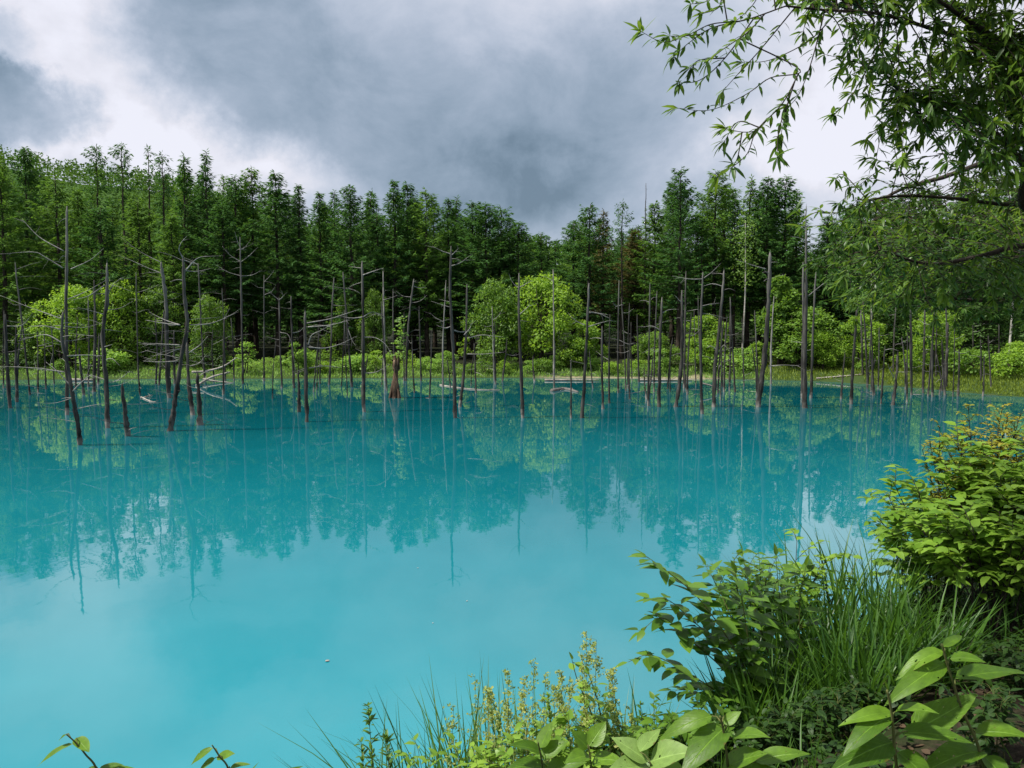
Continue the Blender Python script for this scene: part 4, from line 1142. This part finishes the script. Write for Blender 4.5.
while len(tw) < 560:
    px = R.uniform(815, 1100); py = R.uniform(150, 352)
    lim = 842 - (py - 150) * .25 if py < 290 else 830 + (py - 290) * 1.6
    if px < lim + R.uniform(0, 25) or py < 215 - (px - 815) * .2: continue
    if py > 318 and R.random() < .5: continue
    if py > 300 and R.random() < (py - 300) / 50: continue
    tip = P(px, py, R.uniform(7.8, 10.2)); near = min(nodes, key=lambda q: (q - tip).length); v = tip - near
    if v.length > 1.3: near = tip - v.normalized() * R.uniform(.8, 1.2)
    near = near.lerp(V((near.x, near.y, tip.z)), .6)
    tw.append([near, near.lerp(tip, .55) + V((0, 0, .12)) + rdir() * .1, tip])
canopy(limbs, tw, wood, lv, yg, spacing=.032, L=(.07, .12), wd=.0125, yl=.34, tr=.004)
cr = wood.build('crown', M['willow_bark'], w2)
lv.build('leaves', M['shaded_willow'], cr, origin=w2.location); yg.build('young_leaves', M['willow'], cr, origin=w2.location)


# ------------------------------------------------------------------ bushes on the near bank
def leafy_shrub(name, label, base, top_z, spread, n_stem, leafL, leafW, mat, cat='bush', group=None, tw_per=9, lean=(0, 0), bare=.3, leaves_per=7, droop=(.1, .4), shape='ovate', upright=.25, stemr=.008, twl=(.18, .45), segs=4):
    x, y = base; z = hz(x, y)
    t = thing(name, label, cat, (x, y, z), group)
    sg, lg = G(), G()
    for i in range(n_stem):
        a = 6.283 * i / n_stem + R.uniform(-.5, .5); q = spread * R.uniform(.25, 1)
        h = (top_z - z) * R.uniform(.78, 1.03) * (1.05 - .25 * (q / spread) ** 2)
        foot = V((x + R.uniform(-.12, .12), y + R.uniform(-.12, .12), z - .08))
        tip = V((x + lean[0] + q * math.cos(a), y + lean[1] + q * math.sin(a), z + h))
        mid = foot.lerp(tip, .55) + V((-.12 * math.cos(a) * q, -.12 * math.sin(a) * q, .18 * h * .4))
        c = spline([foot, mid, tip], 9); m = len(c)
        sg.tube(c, [stemr * (1 - .7 * k / (m - 1)) for k in range(m)], 5, cap=False)
        for k in range(tw_per):
            f = bare + (1 - bare) * (k + R.random()) / tw_per; j = min(m - 2, int(f * (m - 1))); p = c[j].lerp(c[j + 1], R.random())
            b = R.uniform(0, 6.28); d = V((math.cos(b), math.sin(b), R.uniform(-.1, .7) + upright)).normalized()
            L = R.uniform(*twl) * (1.1 - .4 * f)
            e = p + d * L + V((0, 0, -.10 * L)); cc = spline([p, p + d * L * .5 + V((0, 0, .02)), e], 5)
            nc = len(cc) - 1; sg.tube(cc, [stemr * .35 * (1 - .6 * u / nc) for u in range(nc + 1)], 4, cap=False)
            hue = R.uniform(0, .45)
            for l in range(leaves_per):
                u = (l + .6) / leaves_per; jj = min(nc - 1, int(u * nc)); pp = cc[jj].lerp(cc[jj + 1], u * nc - jj) if u < 1 else cc[-1]
                tt = (cc[jj + 1] - cc[jj]).normalized(); sd_ = V((-tt.y, tt.x, 0)); sd_ = sd_.normalized() if sd_.length > .05 else V((1, 0, 0))
                s_ = 1 if l % 2 else -1
                dd = (tt * R.uniform(.3, .9) + sd_ * s_ * R.uniform(.5, 1.1) + V((0, 0, R.uniform(-.25, .25)))).normalized()
                ll = R.uniform(*leafL)
                lg.leaf(pp, dd, V((0, 0, 1)) + rdir() * .35, ll, leafW * ll * R.uniform(.9, 1.15), R.uniform(*droop), .18, segs, min(1, hue + R.uniform(0, .55)), shape)
    sg.build('stems', M['stem'] if stemr < .007 else M['willow_bark'], t); lg.build('leaves', M[mat], t)
    return t


leafy_shrub('broadleaf_shrub', 'leafy green shrub on the bank at the right, its edge over the water', (3.6, 6.65), 2.3, .58, 15, (.08, .13), .29, 'bush', tw_per=11, leaves_per=8)
leafy_shrub('broadleaf_shrub', 'tallest leafy green shrub of the bank, behind the grass tufts on the right', (4.1, 6.6), 2.64, .7, 18, (.08, .13), .29, 'bush', tw_per=12, leaves_per=8)
leafy_shrub('broadleaf_shrub', 'leafy green shrub cut by the right edge above the dark soil', (4.25, 6.0), 2.6, .66, 17, (.08, .13), .29, 'bush', tw_per=12, leaves_per=8)
leafy_shrub('broadleaf_shrub', 'low leafy shrub with dark bare stems beside the big leaves', (3.5, 5.75), 2.3, .55, 15, (.07, .12), .3, 'bush', tw_per=10, bare=.4, leaves_per=8)
leafy_shrub('broadleaf_shrub', 'leafy shrub behind the others at the right edge of the bank', (4.8, 7.3), 2.62, .75, 16, (.08, .13), .29, 'bush', tw_per=11, leaves_per=8)
leafy_shrub('broadleaf_shrub', 'low light leafed shrub at the waterline behind the grass tufts', (2.35, 6.7), 1.7, .5, 12, (.07, .11), .28, 'bush', tw_per=9, leaves_per=7)
leafy_shrub('broadleaf_shrub', 'small light leafed shrub between the knotweed and the grass tufts', (1.95, 6.35), 1.7, .4, 10, (.06, .10), .28, 'knot', tw_per=9, leaves_per=7)
leafy_shrub('broadleaf_shrub', 'leafy shrub hiding the waterline left of the rusty tipped shrubs', (3.95, 7.9), 1.95, .45, 11, (.08, .12), .28, 'bush', tw_per=10, leaves_per=8)
leafy_shrub('flowering_shrub', 'shrub with rusty yellow shoot tips topping the green bank bushes', (4.35, 7.25), 2.84, .42, 20, (.04, .07), .24, 'bush_red', tw_per=14, upright=.9, twl=(.1, .26), leaves_per=9, segs=3)
leafy_shrub('flowering_shrub', 'smaller rusty tipped shrub at the water side of the bank bushes', (3.85, 7.0), 2.62, .3, 14, (.04, .07), .24, 'bush_red', tw_per=12, upright=.9, twl=(.1, .22), leaves_per=9, segs=3)
leafy_shrub('flowering_shrub', 'rusty tipped shrub cut by the right edge of the picture', (4.85, 7.4), 2.74, .42, 17, (.04, .07), .24, 'bush_red', tw_per=12, upright=.9, twl=(.1, .26), leaves_per=9, segs=3)


def arching_plant(name, label, stems, D0, leafL, leafW, mat, spacing, group=None, stemr=.006, D1=None, gap0=.15, cat='plant', droop=(.1, .35)):
    b = W4(stems[0][:1] * 2, D0)[0]
    zg = hz(b.x, b.y)
    t = thing(name, label, cat, (b.x, b.y, zg), group); sg, lg = G(), G()
    for pl in stems:
        q = W4(pl, D0, (D1 or D0) + R.uniform(-.25, .25))
        c = spline(q, 9); m = len(c)
        sg.tube(c, [stemr * (1 - .75 * k / (m - 1)) for k in range(m)], 5, cap=False)
        total = sum((c[i + 1] - c[i]).length for i in range(m - 1)); run = acc = 0; s_ = 1
        for i in range(m - 1):
            seg = c[i + 1] - c[i]; l = seg.length; t_ = seg / max(l, 1e-6); run += l; acc += l
            while acc > spacing:
                acc -= spacing
                if run < total * gap0: continue
                s_ = -s_
                for _ in range(1 if R.random() < .7 else 2):
                    p = c[i] + seg * R.random(); sd_ = V((t_.y, -t_.x, 0)); sd_ = (sd_.normalized() if sd_.length > .05 else V((1, 0, 0)))
                    sd_ = (sd_ + rdir(-.2, .2) * .7).normalized()
                    d = (t_ * R.uniform(.1, .6) + sd_ * s_ + V((0, 0, R.uniform(-.3, .15)))).normalized(); L = R.uniform(*leafL) * (1.0 if run < total * .8 else .75)
                    e = p + d * .025
                    sg.tube([p, e], [stemr * .25, stemr * .18], 3, cap=False)
                    lg.leaf(e, d, V((0, 0, 1)) + rdir() * .3, L, leafW * L * R.uniform(.9, 1.1), R.uniform(*droop), .16, 5, R.random(), 'ovate')
        p = c[-1]; d = (c[-1] - c[-2]).normalized()
        lg.leaf(p, d, V((0, 0, 1)), leafL[0] * .8, leafW * leafL[0] * .7, .1, .3, 4, R.uniform(.5, 1)); 
    sg.build('stems', M['stem'], t); lg.build('leaves', M[mat], t)
    return t


arching_plant('knotweed_plant', 'knotweed with arching stems and dark oval leaves reaching over the water',
              [[(770, 716), (735, 650), (700, 600), (668, 572), (646, 556)], [(765, 716), (722, 668), (690, 640), (662, 618), (640, 632)], [(775, 716), (752, 655), (742, 600), (735, 572)],
               [(760, 716), (715, 690), (680, 668), (650, 655), (628, 662)], [(770, 714), (740, 640), (722, 596), (706, 566)], [(772, 716), (726, 652), (694, 622), (668, 600), (650, 600)], [(765, 716), (728, 690), (700, 690), (672, 690)]],
              5.2, (.13, .22), .23, 'knot', .034)
arching_plant('knotweed_plant', 'taller knotweed with leaves tips against the sky reflection left of the grass tufts',
              [[(800, 720), (788, 650), (780, 600), (776, 556)], [(796, 720), (768, 650), (752, 600), (742, 552)], [(802, 720), (800, 650), (800, 600), (806, 566)], [(798, 720), (775, 670), (760, 630), (752, 590)], [(790, 720), (760, 680), (738, 655)]],
              5.5, (.12, .20), .24, 'knot', .034)
arching_plant('knotweed_plant', 'small knotweed with thin pale leaves among the flowering weeds', [[(604, 770), (592, 716), (578, 682), (572, 660)], [(606, 770), (600, 712), (594, 690), (588, 672)]], 4.6, (.08, .12), .26, 'bush', .06)


def blades(g, x, y, z, n_, L, lean, wd, spread, segs=5, curl=(.3, 1.0)):
    for _ in range(n_):
        a = R.uniform(0, 6.28); q = spread * math.sqrt(R.random())
        p = V((x + q * math.cos(a), y + q * math.sin(a), z - .03))
        d = V((math.cos(a) * R.uniform(0, lean) + R.uniform(-.1, .1), math.sin(a) * R.uniform(0, lean), 1)).normalized()
        LL = R.uniform(*L); up = V((-d.x, -d.y, .2)); 
        if up.length < .05: up = V((0, -1, 0))
        g.leaf(p, d, -V((d.x + .01, d.y, 0)) * 1.0 + V((0, 0, .02)) + rdir() * .3, LL, wd * R.uniform(.7, 1.2), R.uniform(*curl) * .45 * (1 if R.random() < .8 else 2), .35, segs, R.random(), 'lance')


for x, y, L, n_, lab in [(2.1, 6.1, (.3, 1.35), 100, 'tall dark grass tuft in the middle, right of the knotweed'), (2.42, 6.3, (.35, 1.4), 110, 'tallest grass tuft, standing against the water beside the bank bush'), (2.45, 5.5, (.3, 1.1), 95, 'shaded grass tuft in front of the two tall ones'),
                         (2.8, 6.3, (.3, 1.25), 100, 'grass tuft at the foot of the leafy bank bushes'), (2.05, 5.5, (.5, 1.0), 80, 'grass tuft under the arching knotweed stems'),
                         (3.15, 6.9, (.3, 1.3), 85, 'grass tuft at the waterline below the edge of the leafy shrub'), (2.2, 4.9, (.4, .8), 150, 'low dark grass tuft behind the large leaved plants'), (2.8, 5.3, (.45, .8), 150, 'low dark grass tuft at the foot of the bare stemmed shrub'), (1.6, 5.0, (.4, .8), 150, 'low dark grass tuft behind the arched yellow green leaf')]:
    t = thing('grass_tuft', lab, 'grass tuft', (x, y, hz(x, y))); g = G(); blades(g, x, y, hz(x, y), n_, L, .34, .009, .24)
    g.build('blades', M['grass'], t)
for px, py, D, n_, L, lab in [(505, 800, 4.6, 150, (.35, .85), 'grass tuft with long arching blades at the bottom edge'), (455, 800, 4.4, 110, (.3, .72), 'loose low grass tuft with blades leaning left at the bottom edge'), (560, 790, 4.9, 120, (.3, .65), 'grass tuft among the flowering weeds'),
                              (640, 770, 5.2, 120, (.35, .6), 'pale grass tuft between weeds and knotweed'), (415, 815, 4.2, 60, (.25, .6), 'thin grass tuft next to the spiky weed')]:
    q = P(px, py, D); z = hz(q.x, q.y); z = min(z, q.z + .15)
    t = thing('grass_tuft', lab, 'grass tuft', (q.x, q.y, z)); g = G(); blades(g, q.x, q.y, z, n_, tuple(l + max(0, q.z - z) for l in L), .75, .006, .2)
    g.build('blades', M['grass'], t)


# weeds with loose yellowish flower heads
def weed(px, top, D, lab, grp='flowering weeds on the bank', head=1.0):
    b = P(px, 800, D); b.z = min(hz(b.x, b.y), b.z); tp = P(px + R.uniform(-12, 12), top, D + R.uniform(-.1, .1))
    t = thing('flowering_weed', lab, 'weed', b, grp); sg, fg, lg = G(), G(), G()
    c = spline([b, b.lerp(tp, .5) + V((R.uniform(-.05, .05), 0, 0)), tp], 8); m = len(c)
    sg.tube(c, [.0035 * (1 - .7 * k / (m - 1)) for k in range(m)], 4, cap=False)
    for k in range(int(46 * head)):
        f = R.uniform(.45, 1); j = min(m - 2, int(f * (m - 1))); p = c[j].lerp(c[j + 1], R.random())
        d = rdir(.0, .9); L = R.uniform(.04, .15) * (1.3 - f)
        e = p + d * L; sg.tube([p, e], [.0012, .0006], 3, cap=False)
        for u in range(R.randint(5, 11)):
            q = p.lerp(e, R.uniform(.35, 1.05)) + rdir() * .012; dd = rdir(-.2, 1); fg.card(q, dd, dd.orthogonal().normalized(), R.uniform(.010, .024), R.uniform(.004, .008), R.random())
    for k in range(14):
        f = R.uniform(.1, .75); j = min(m - 2, int(f * (m - 1))); d = rdir(-.1, .7); lg.leaf(c[j], d, V((0, 0, 1)), R.uniform(.05, .1), R.uniform(.008, .014), .3, .2, 4, R.random(), 'lance')
    sg.build('stem', M['stem'], t); fg.build('blossoms', M['panicle'], t); lg.build('leaves', M['herb'], t)


WD = [(472, 676, 'weed with a loose yellowish flower head, first from the grass tuft'), (484, 690, 'short weed just right of the first loose flower head'), (506, 668, 'tall weed with a rusty dense flower head above the grass'), (522, 682, 'weed with a thin head right of the tall rusty one'),
      (528, 662, 'tall weed with a drooping pale head, second peak of the weeds'), (541, 676, 'weed with fluffy pale head beside the drooping one'), (552, 672, 'weed tip right of the fluffy pale head'), (566, 690, 'weed with orange flecks among the lower flower heads'),
      (590, 640, 'tall leafy weed left of the knotweed'), (597, 634, 'tallest weed with rusty tip left of the knotweed'), (578, 700, 'low weed with yellow head under the tall leafy pair'), (512, 704, 'low weed before the rusty headed one'), (494, 712, 'low weed at the foot of the first flower heads'), (608, 706, 'low weed with orange flecks beside the large leaves'), (535, 708, 'low weed under the fluffy pale head'),
      (463, 706, 'weed with small pale head at the left end of the flowering weeds'), (500, 688, 'weed with pale head tucked between rusty and loose ones'), (518, 694, 'short weed with greenish head below the thin one'), (546, 690, 'short weed with yellow head below the fluffy one'), (560, 706, 'low weed with pale tips among orange flecks'),
      (572, 676, 'weed with slender head left of the tall leafy pair'), (585, 668, 'weed with greenish head under the tall leafy pair'), (602, 668, 'weed with yellow head right below the tallest one'), (614, 690, 'weed with loose pale head toward the knotweed'), (626, 704, 'low weed with pale head next to the knotweed')]
for px, top, lab in WD: weed(px, top, R.uniform(4.4, 5.0), lab, head=1.0 if top < 695 else .8)
for px, top, D, wL, mt, lab in [(430, 742, 4.2, .045, 'bush', 'leafy bright herb among the low grass at the bottom edge'), (478, 735, 4.3, .045, 'bush', 'leafy bright herb below the first flowering weeds'), (520, 728, 4.2, .05, 'bush', 'leafy bright herb in front of the rusty headed weed'),
                               (560, 716, 4.4, .055, 'bush', 'leafy bright herb below the feathery weed'), (600, 712, 4.5, .055, 'bush', 'leafy bright herb under the tall leafy weeds'), (634, 716, 4.6, .055, 'bush', 'leafy bright herb left of the knotweed foot'),
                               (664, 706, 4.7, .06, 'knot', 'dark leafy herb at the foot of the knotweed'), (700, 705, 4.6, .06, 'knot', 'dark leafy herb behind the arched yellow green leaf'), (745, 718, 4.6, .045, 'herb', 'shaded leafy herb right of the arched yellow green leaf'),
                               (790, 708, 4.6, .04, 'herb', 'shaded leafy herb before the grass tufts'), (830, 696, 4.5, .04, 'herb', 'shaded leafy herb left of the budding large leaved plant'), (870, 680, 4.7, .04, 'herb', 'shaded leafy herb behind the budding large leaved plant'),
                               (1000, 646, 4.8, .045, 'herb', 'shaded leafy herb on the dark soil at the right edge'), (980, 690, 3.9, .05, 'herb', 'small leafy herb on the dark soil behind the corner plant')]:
    b = P(px, 800, D); tz = P(px, top, D).z
    leafy_shrub('leafy_herb', lab, (b.x, D), tz, .24, 10, (wL * .6, wL * 1.7), R.uniform(.2, .3), mt, cat='herb', tw_per=8, leaves_per=5, bare=.25, stemr=.004, twl=(.06, .16), group='leafy herbs on the near bank')
# spiky narrow-leaved weeds
for px, top, D, lab in [(368, 706, 4.0, 'upright spiky weed standing alone left of the grass'), (386, 738, 3.9, 'small spiky weed right of the lone upright one'), (361, 742, 4.0, 'small spiky weed left of the lone upright one'), (548, 696, 4.3, 'feathery bright weed in front of the flower heads'), (640, 705, 4.8, 'spiky weed between the flowering weeds and the knotweed'), (618, 716, 4.6, 'spiky weed behind the pale large leaves')]:
    b = P(px + 4, 815, D); b.z = min(hz(b.x, b.y), b.z); tp = P(px, top, D); t = thing('spiky_weed', lab, 'weed', b, 'narrow leaved weeds on the bank'); sg, lg = G(), G()
    c = spline([b, b.lerp(tp, .6) + V((.02, 0, 0)), tp], 8); m = len(c); sg.tube(c, [.0045 * (1 - .7 * k / (m - 1)) for k in range(m)], 5, cap=False)
    L = (tp - b).length
    for k in range(int(L / .012)):
        f = R.uniform(.2, 1); j = min(m - 2, int(f * (m - 1))); p = c[j].lerp(c[j + 1], R.random()); d = rdir(.0, .8) + V((0, 0, .5 * f)); lg.leaf(p, d, V((0, 0, 1)), R.uniform(.04, .10) * (1.2 - .55 * f), .009, .25, .2, 4, R.random(), 'lance')
    for k in range(9):
        d = rdir(.2, 1); lg.leaf(tp, d, V((0, 0, 1)), .03, .006, .1, .2, 3, R.random(), 'lance')
    sg.build('stem', M['stem'], t); lg.build('leaves', M['bush'] if 'bright' in lab else M['knot'], t)


# plants with single large leaves close to the viewer
def big_plant(name, label, stems, leaves, D, mat='big', group=None, stemr=.006):
    b = W4(stems[0][:1] * 2, D)[0]
    t = thing(name, label, 'plant', b, group); sg = G()
    for pl in stems:
        c = spline(W4(pl, D, D - .05), 8); m = len(c); sg.tube(c, [stemr * (1 - .5 * k / (m - 1)) for k in range(m)], 6, .05)
    cc = [q for pl in stems for q in spline(W4(pl, D, D - .05), 8)]
    for (a, e, w, br, droop, dz) in leaves:
        p = P(a[0], a[1], D); q = P(e[0], e[1], D + dz); v = q - p; L = v.length
        d = v + V((0, 0, droop * L)); W_ = w / F * D * .35; droop *= 1.35
        g = G(); g.leaf(p, d, V((0, -.35, 1)), L * 1.03, W_, droop, R.uniform(.15, .45), 9, br, 'ovate', twist=R.uniform(-.25, .25), wave=.012)
        near = min(cc, key=lambda u: (u - p).length)
        if (near - p).length > .005: sg.tube([near, near.lerp(p, .5) + V((0, 0, .01)), p], [stemr * .5, stemr * .45, stemr * .35], 4, cap=False)
        g.build('leaf', M[mat], t)
    sg.build('stem', M['stem'], t)
    return t


big_plant('large_leaf_plant', 'large leaved plant with curled bright leaves in the bottom right corner',
          [[(990, 800), (979, 749), (962, 709), (949, 670), (942, 644)]],
          [((943, 651), (902, 678), 24, .9, .35, -.04), ((945, 663), (899, 707), 34, .55, .3, -.12), ((943, 647), (965, 636), 14, .8, .1, .1), ((950, 659), (983, 660), 26, .7, .3, -.06), ((955, 679), (1030, 671), 34, .45, .12, .12),
           ((962, 709), (985, 700), 16, .8, .2, .05), ((975, 733), (1030, 736), 34, .75, .22, -.08), ((984, 751), (922, 775), 42, .6, .25, -.1), ((984, 756), (1010, 790), 34, .5, .3, -.1)], 2.6)
big_plant('large_leaf_plant', 'large leaved plant left of the bottom right one, with a bud at its top',
          [[(900, 800), (895, 753), (892, 716), (887, 690)]],
          [((893, 713), (848, 727), 24, .95, .35, -.05), ((890, 716), (848, 752), 34, .5, .3, -.1), ((895, 712), (932, 708), 26, .85, .3, -.1), ((912, 731), (972, 696), 48, .75, -.1, .05), ((901, 733), (970, 743), 30, .4, .25, -.1), ((893, 742), (842, 775), 46, .3, .25, -.12),
           ((888, 692), (884, 680), 8, .9, 0, 0), ((897, 752), (936, 790), 40, .35, .3, -.1)], 2.55)
big_plant('large_leaf_plant', 'large leaved plant with an arched yellow green leaf at the bottom middle',
          [[(728, 810), (728, 770), (724, 735), (720, 716)]],
          [((712, 716), (667, 745), 28, .95, .4, -.04), ((727, 726), (684, 776), 44, .6, .25, -.14), ((724, 716), (715, 704), 14, .8, .1, 0), ((724, 724), (741, 712), 18, .9, .1, 0), ((733, 738), (765, 733), 30, .9, .3, -.08), ((722, 770), (762, 752), 44, .55, .15, -.1), ((756, 762), (808, 752), 32, .6, .2, -.05), ((735, 775), (790, 785), 40, .5, .3, -.1)], 2.8)
big_plant('butterbur_plant', 'pale broad leaved plant left of the arched yellow green leaf',
          [[(660, 810), (655, 780), (650, 762)]],
          [((650, 762), (692, 752), 48, .7, .15, -.1), ((648, 762), (612, 738), 34, .6, .15, .05), ((650, 768), (610, 772), 44, .5, .25, -.1), ((655, 772), (690, 785), 44, .8, .25, -.12), ((640, 752), (660, 728), 26, .5, .1, .1)], 3.1, 'pale')
big_plant('large_leaf_plant', 'small large leaved plant below the flowering weeds',
          [[(552, 810), (545, 780), (540, 752), (538, 742)]],
          [((540, 752), (512, 744), 24, .5, .2, -.05), ((540, 748), (552, 722), 24, .6, .0, .05), ((541, 757), (568, 742), 26, .7, .15, 0), ((545, 768), (508, 768), 30, .4, .25, -.06), ((546, 772), (584, 764), 30, .7, .2, -.06), ((542, 770), (560, 790), 26, .4, .3, -.05)], 3.6, 'big')
big_plant('large_leaf_plant', 'small large leaved plant between the weeds and the pale broad leaves',
          [[(598, 810), (592, 770), (588, 745)]],
          [((588, 748), (572, 732), 26, .5, .1, 0), ((589, 746), (606, 722), 28, .8, .05, .05), ((590, 756), (566, 762), 30, .8, .25, -.06), ((592, 762), (622, 760), 32, .95, .25, -.06), ((594, 775), (640, 780), 34, .8, .25, -.06)], 3.5, 'big')
big_plant('leafy_sprig', 'bright yellow green sprig poking in at the bottom left corner',
          [[(104, 800), (96, 768), (86, 755), (76, 743), (66, 734)]],
          [((73, 744), (36, 765), 16, .95, .2, -.03), ((76, 738), (89, 752), 20, 1.0, .0, -.05), ((66, 735), (58, 741), 6, .5, .1, 0), ((98, 770), (122, 764), 14, .4, .15, 0), ((98, 772), (140, 768), 12, .6, .2, 0), ((96, 768), (82, 774), 12, .8, .1, 0)], 2.4, stemr=.0035)
big_plant('leafy_sprig', 'second bright sprig at the bottom edge, right of the corner one',
          [[(236, 800), (228, 768), (220, 757), (212, 745)]],
          [((213, 748), (190, 766), 12, .95, .2, -.02), ((217, 757), (234, 754), 16, 1.0, .05, -.03), ((215, 758), (198, 772), 12, .8, .2, -.02), ((230, 768), (250, 764), 12, .7, .1, 0), ((240, 790), (256, 762), 10, .8, .1, 0), ((262, 784), (300, 768), 10, .6, .2, 0)], 2.4, stemr=.0035)

# ------------------------------------------------------------------ ground cover and litter on the bank
g = G(); lt = G(); gr = G()
for _ in range(16000):
    x = R.uniform(-3, 5.5); y = R.uniform(2.0, 9); g.v.append((x, y))
pts = np.array(g.v); g.v = []
sdv = pond_sd(pts[:, 0], pts[:, 1]); hh = height(pts[:, 0], pts[:, 1])
for (x, y), s_, z in zip(pts, sdv, hh):
    if s_ < .02: continue
    px = 512 + F * x / y
    if px < 395: continue
    soil = x > 1.9 and y < 4.9 and s_ > 1.7
    if soil:
        if R.random() < .7:
            d = rdir(-.1, .3); lt.leaf(V((x, y, z + .012)), d, V((0, 0, 1)) + rdir() * .5, R.uniform(.03, .08), R.uniform(.008, .02), R.uniform(-.2, .3), .3, 4, R.random())
        if R.random() > .22: continue
    if R.random() < .55:
        h = R.uniform(.05, .38) if not soil else R.uniform(.03, .15)
        tp = V((x + R.uniform(-.08, .08), y + R.uniform(-.08, .08), z + h))
        for k in range(R.randint(3, 6)):
            p = V((x, y, z)).lerp(tp, R.uniform(.3, 1)); d = rdir(-.2, .5); g.leaf(p, d, V((0, 0, 1)) + rdir() * .3, R.uniform(.035, .08), R.uniform(.009, .02), .2, .2, 3, R.random())
    else:
        d = (V((0, 0, 1)) + rdir() * .5).normalized(); gr.leaf(V((x, y, z - .02)), d, rdir(-.2, .2), R.uniform(.12, .5 if not soil else .2), R.uniform(.003, .006), R.uniform(.1, .5), .2, 4, R.random(), 'lance')
tag(g.build('ground_cover', M['herb']), 'low leafy herbs covering the near bank under the bushes', kind='stuff')
tag(gr.build('bank_grass', M['grass']), 'short grass growing over the near bank slope', kind='stuff')
tag(lt.build('leaf_litter', M['litter']), 'dry brown leaves on the dark soil in the bottom right corner', kind='stuff')
# white petals drifting on the pond
for i, (px, py, lab) in enumerate([(325, 661, 'white petal floating on the open turquoise water, largest of the specks'), (466, 601, 'tiny white speck floating far out before the weeds'), (417, 568, 'tiny white speck floating near the reflected snag tip'), (432, 623, 'tiny pale speck floating left of the weeds')]):
    q = ground_hit(px, py, .006); g = G(); L = (.05, .025, .025, .02)[i]
    g.leaf(q, V((1, .3, 0)), V((0, 0, 1)), L, L * .4, -.1, .2, 4, .5); tag(g.build('floating_petal', M['driftwood']), lab, 'petal', 'petals drifting on the pond')
print('deep larches', cnt, 'objects', len(bpy.data.objects))
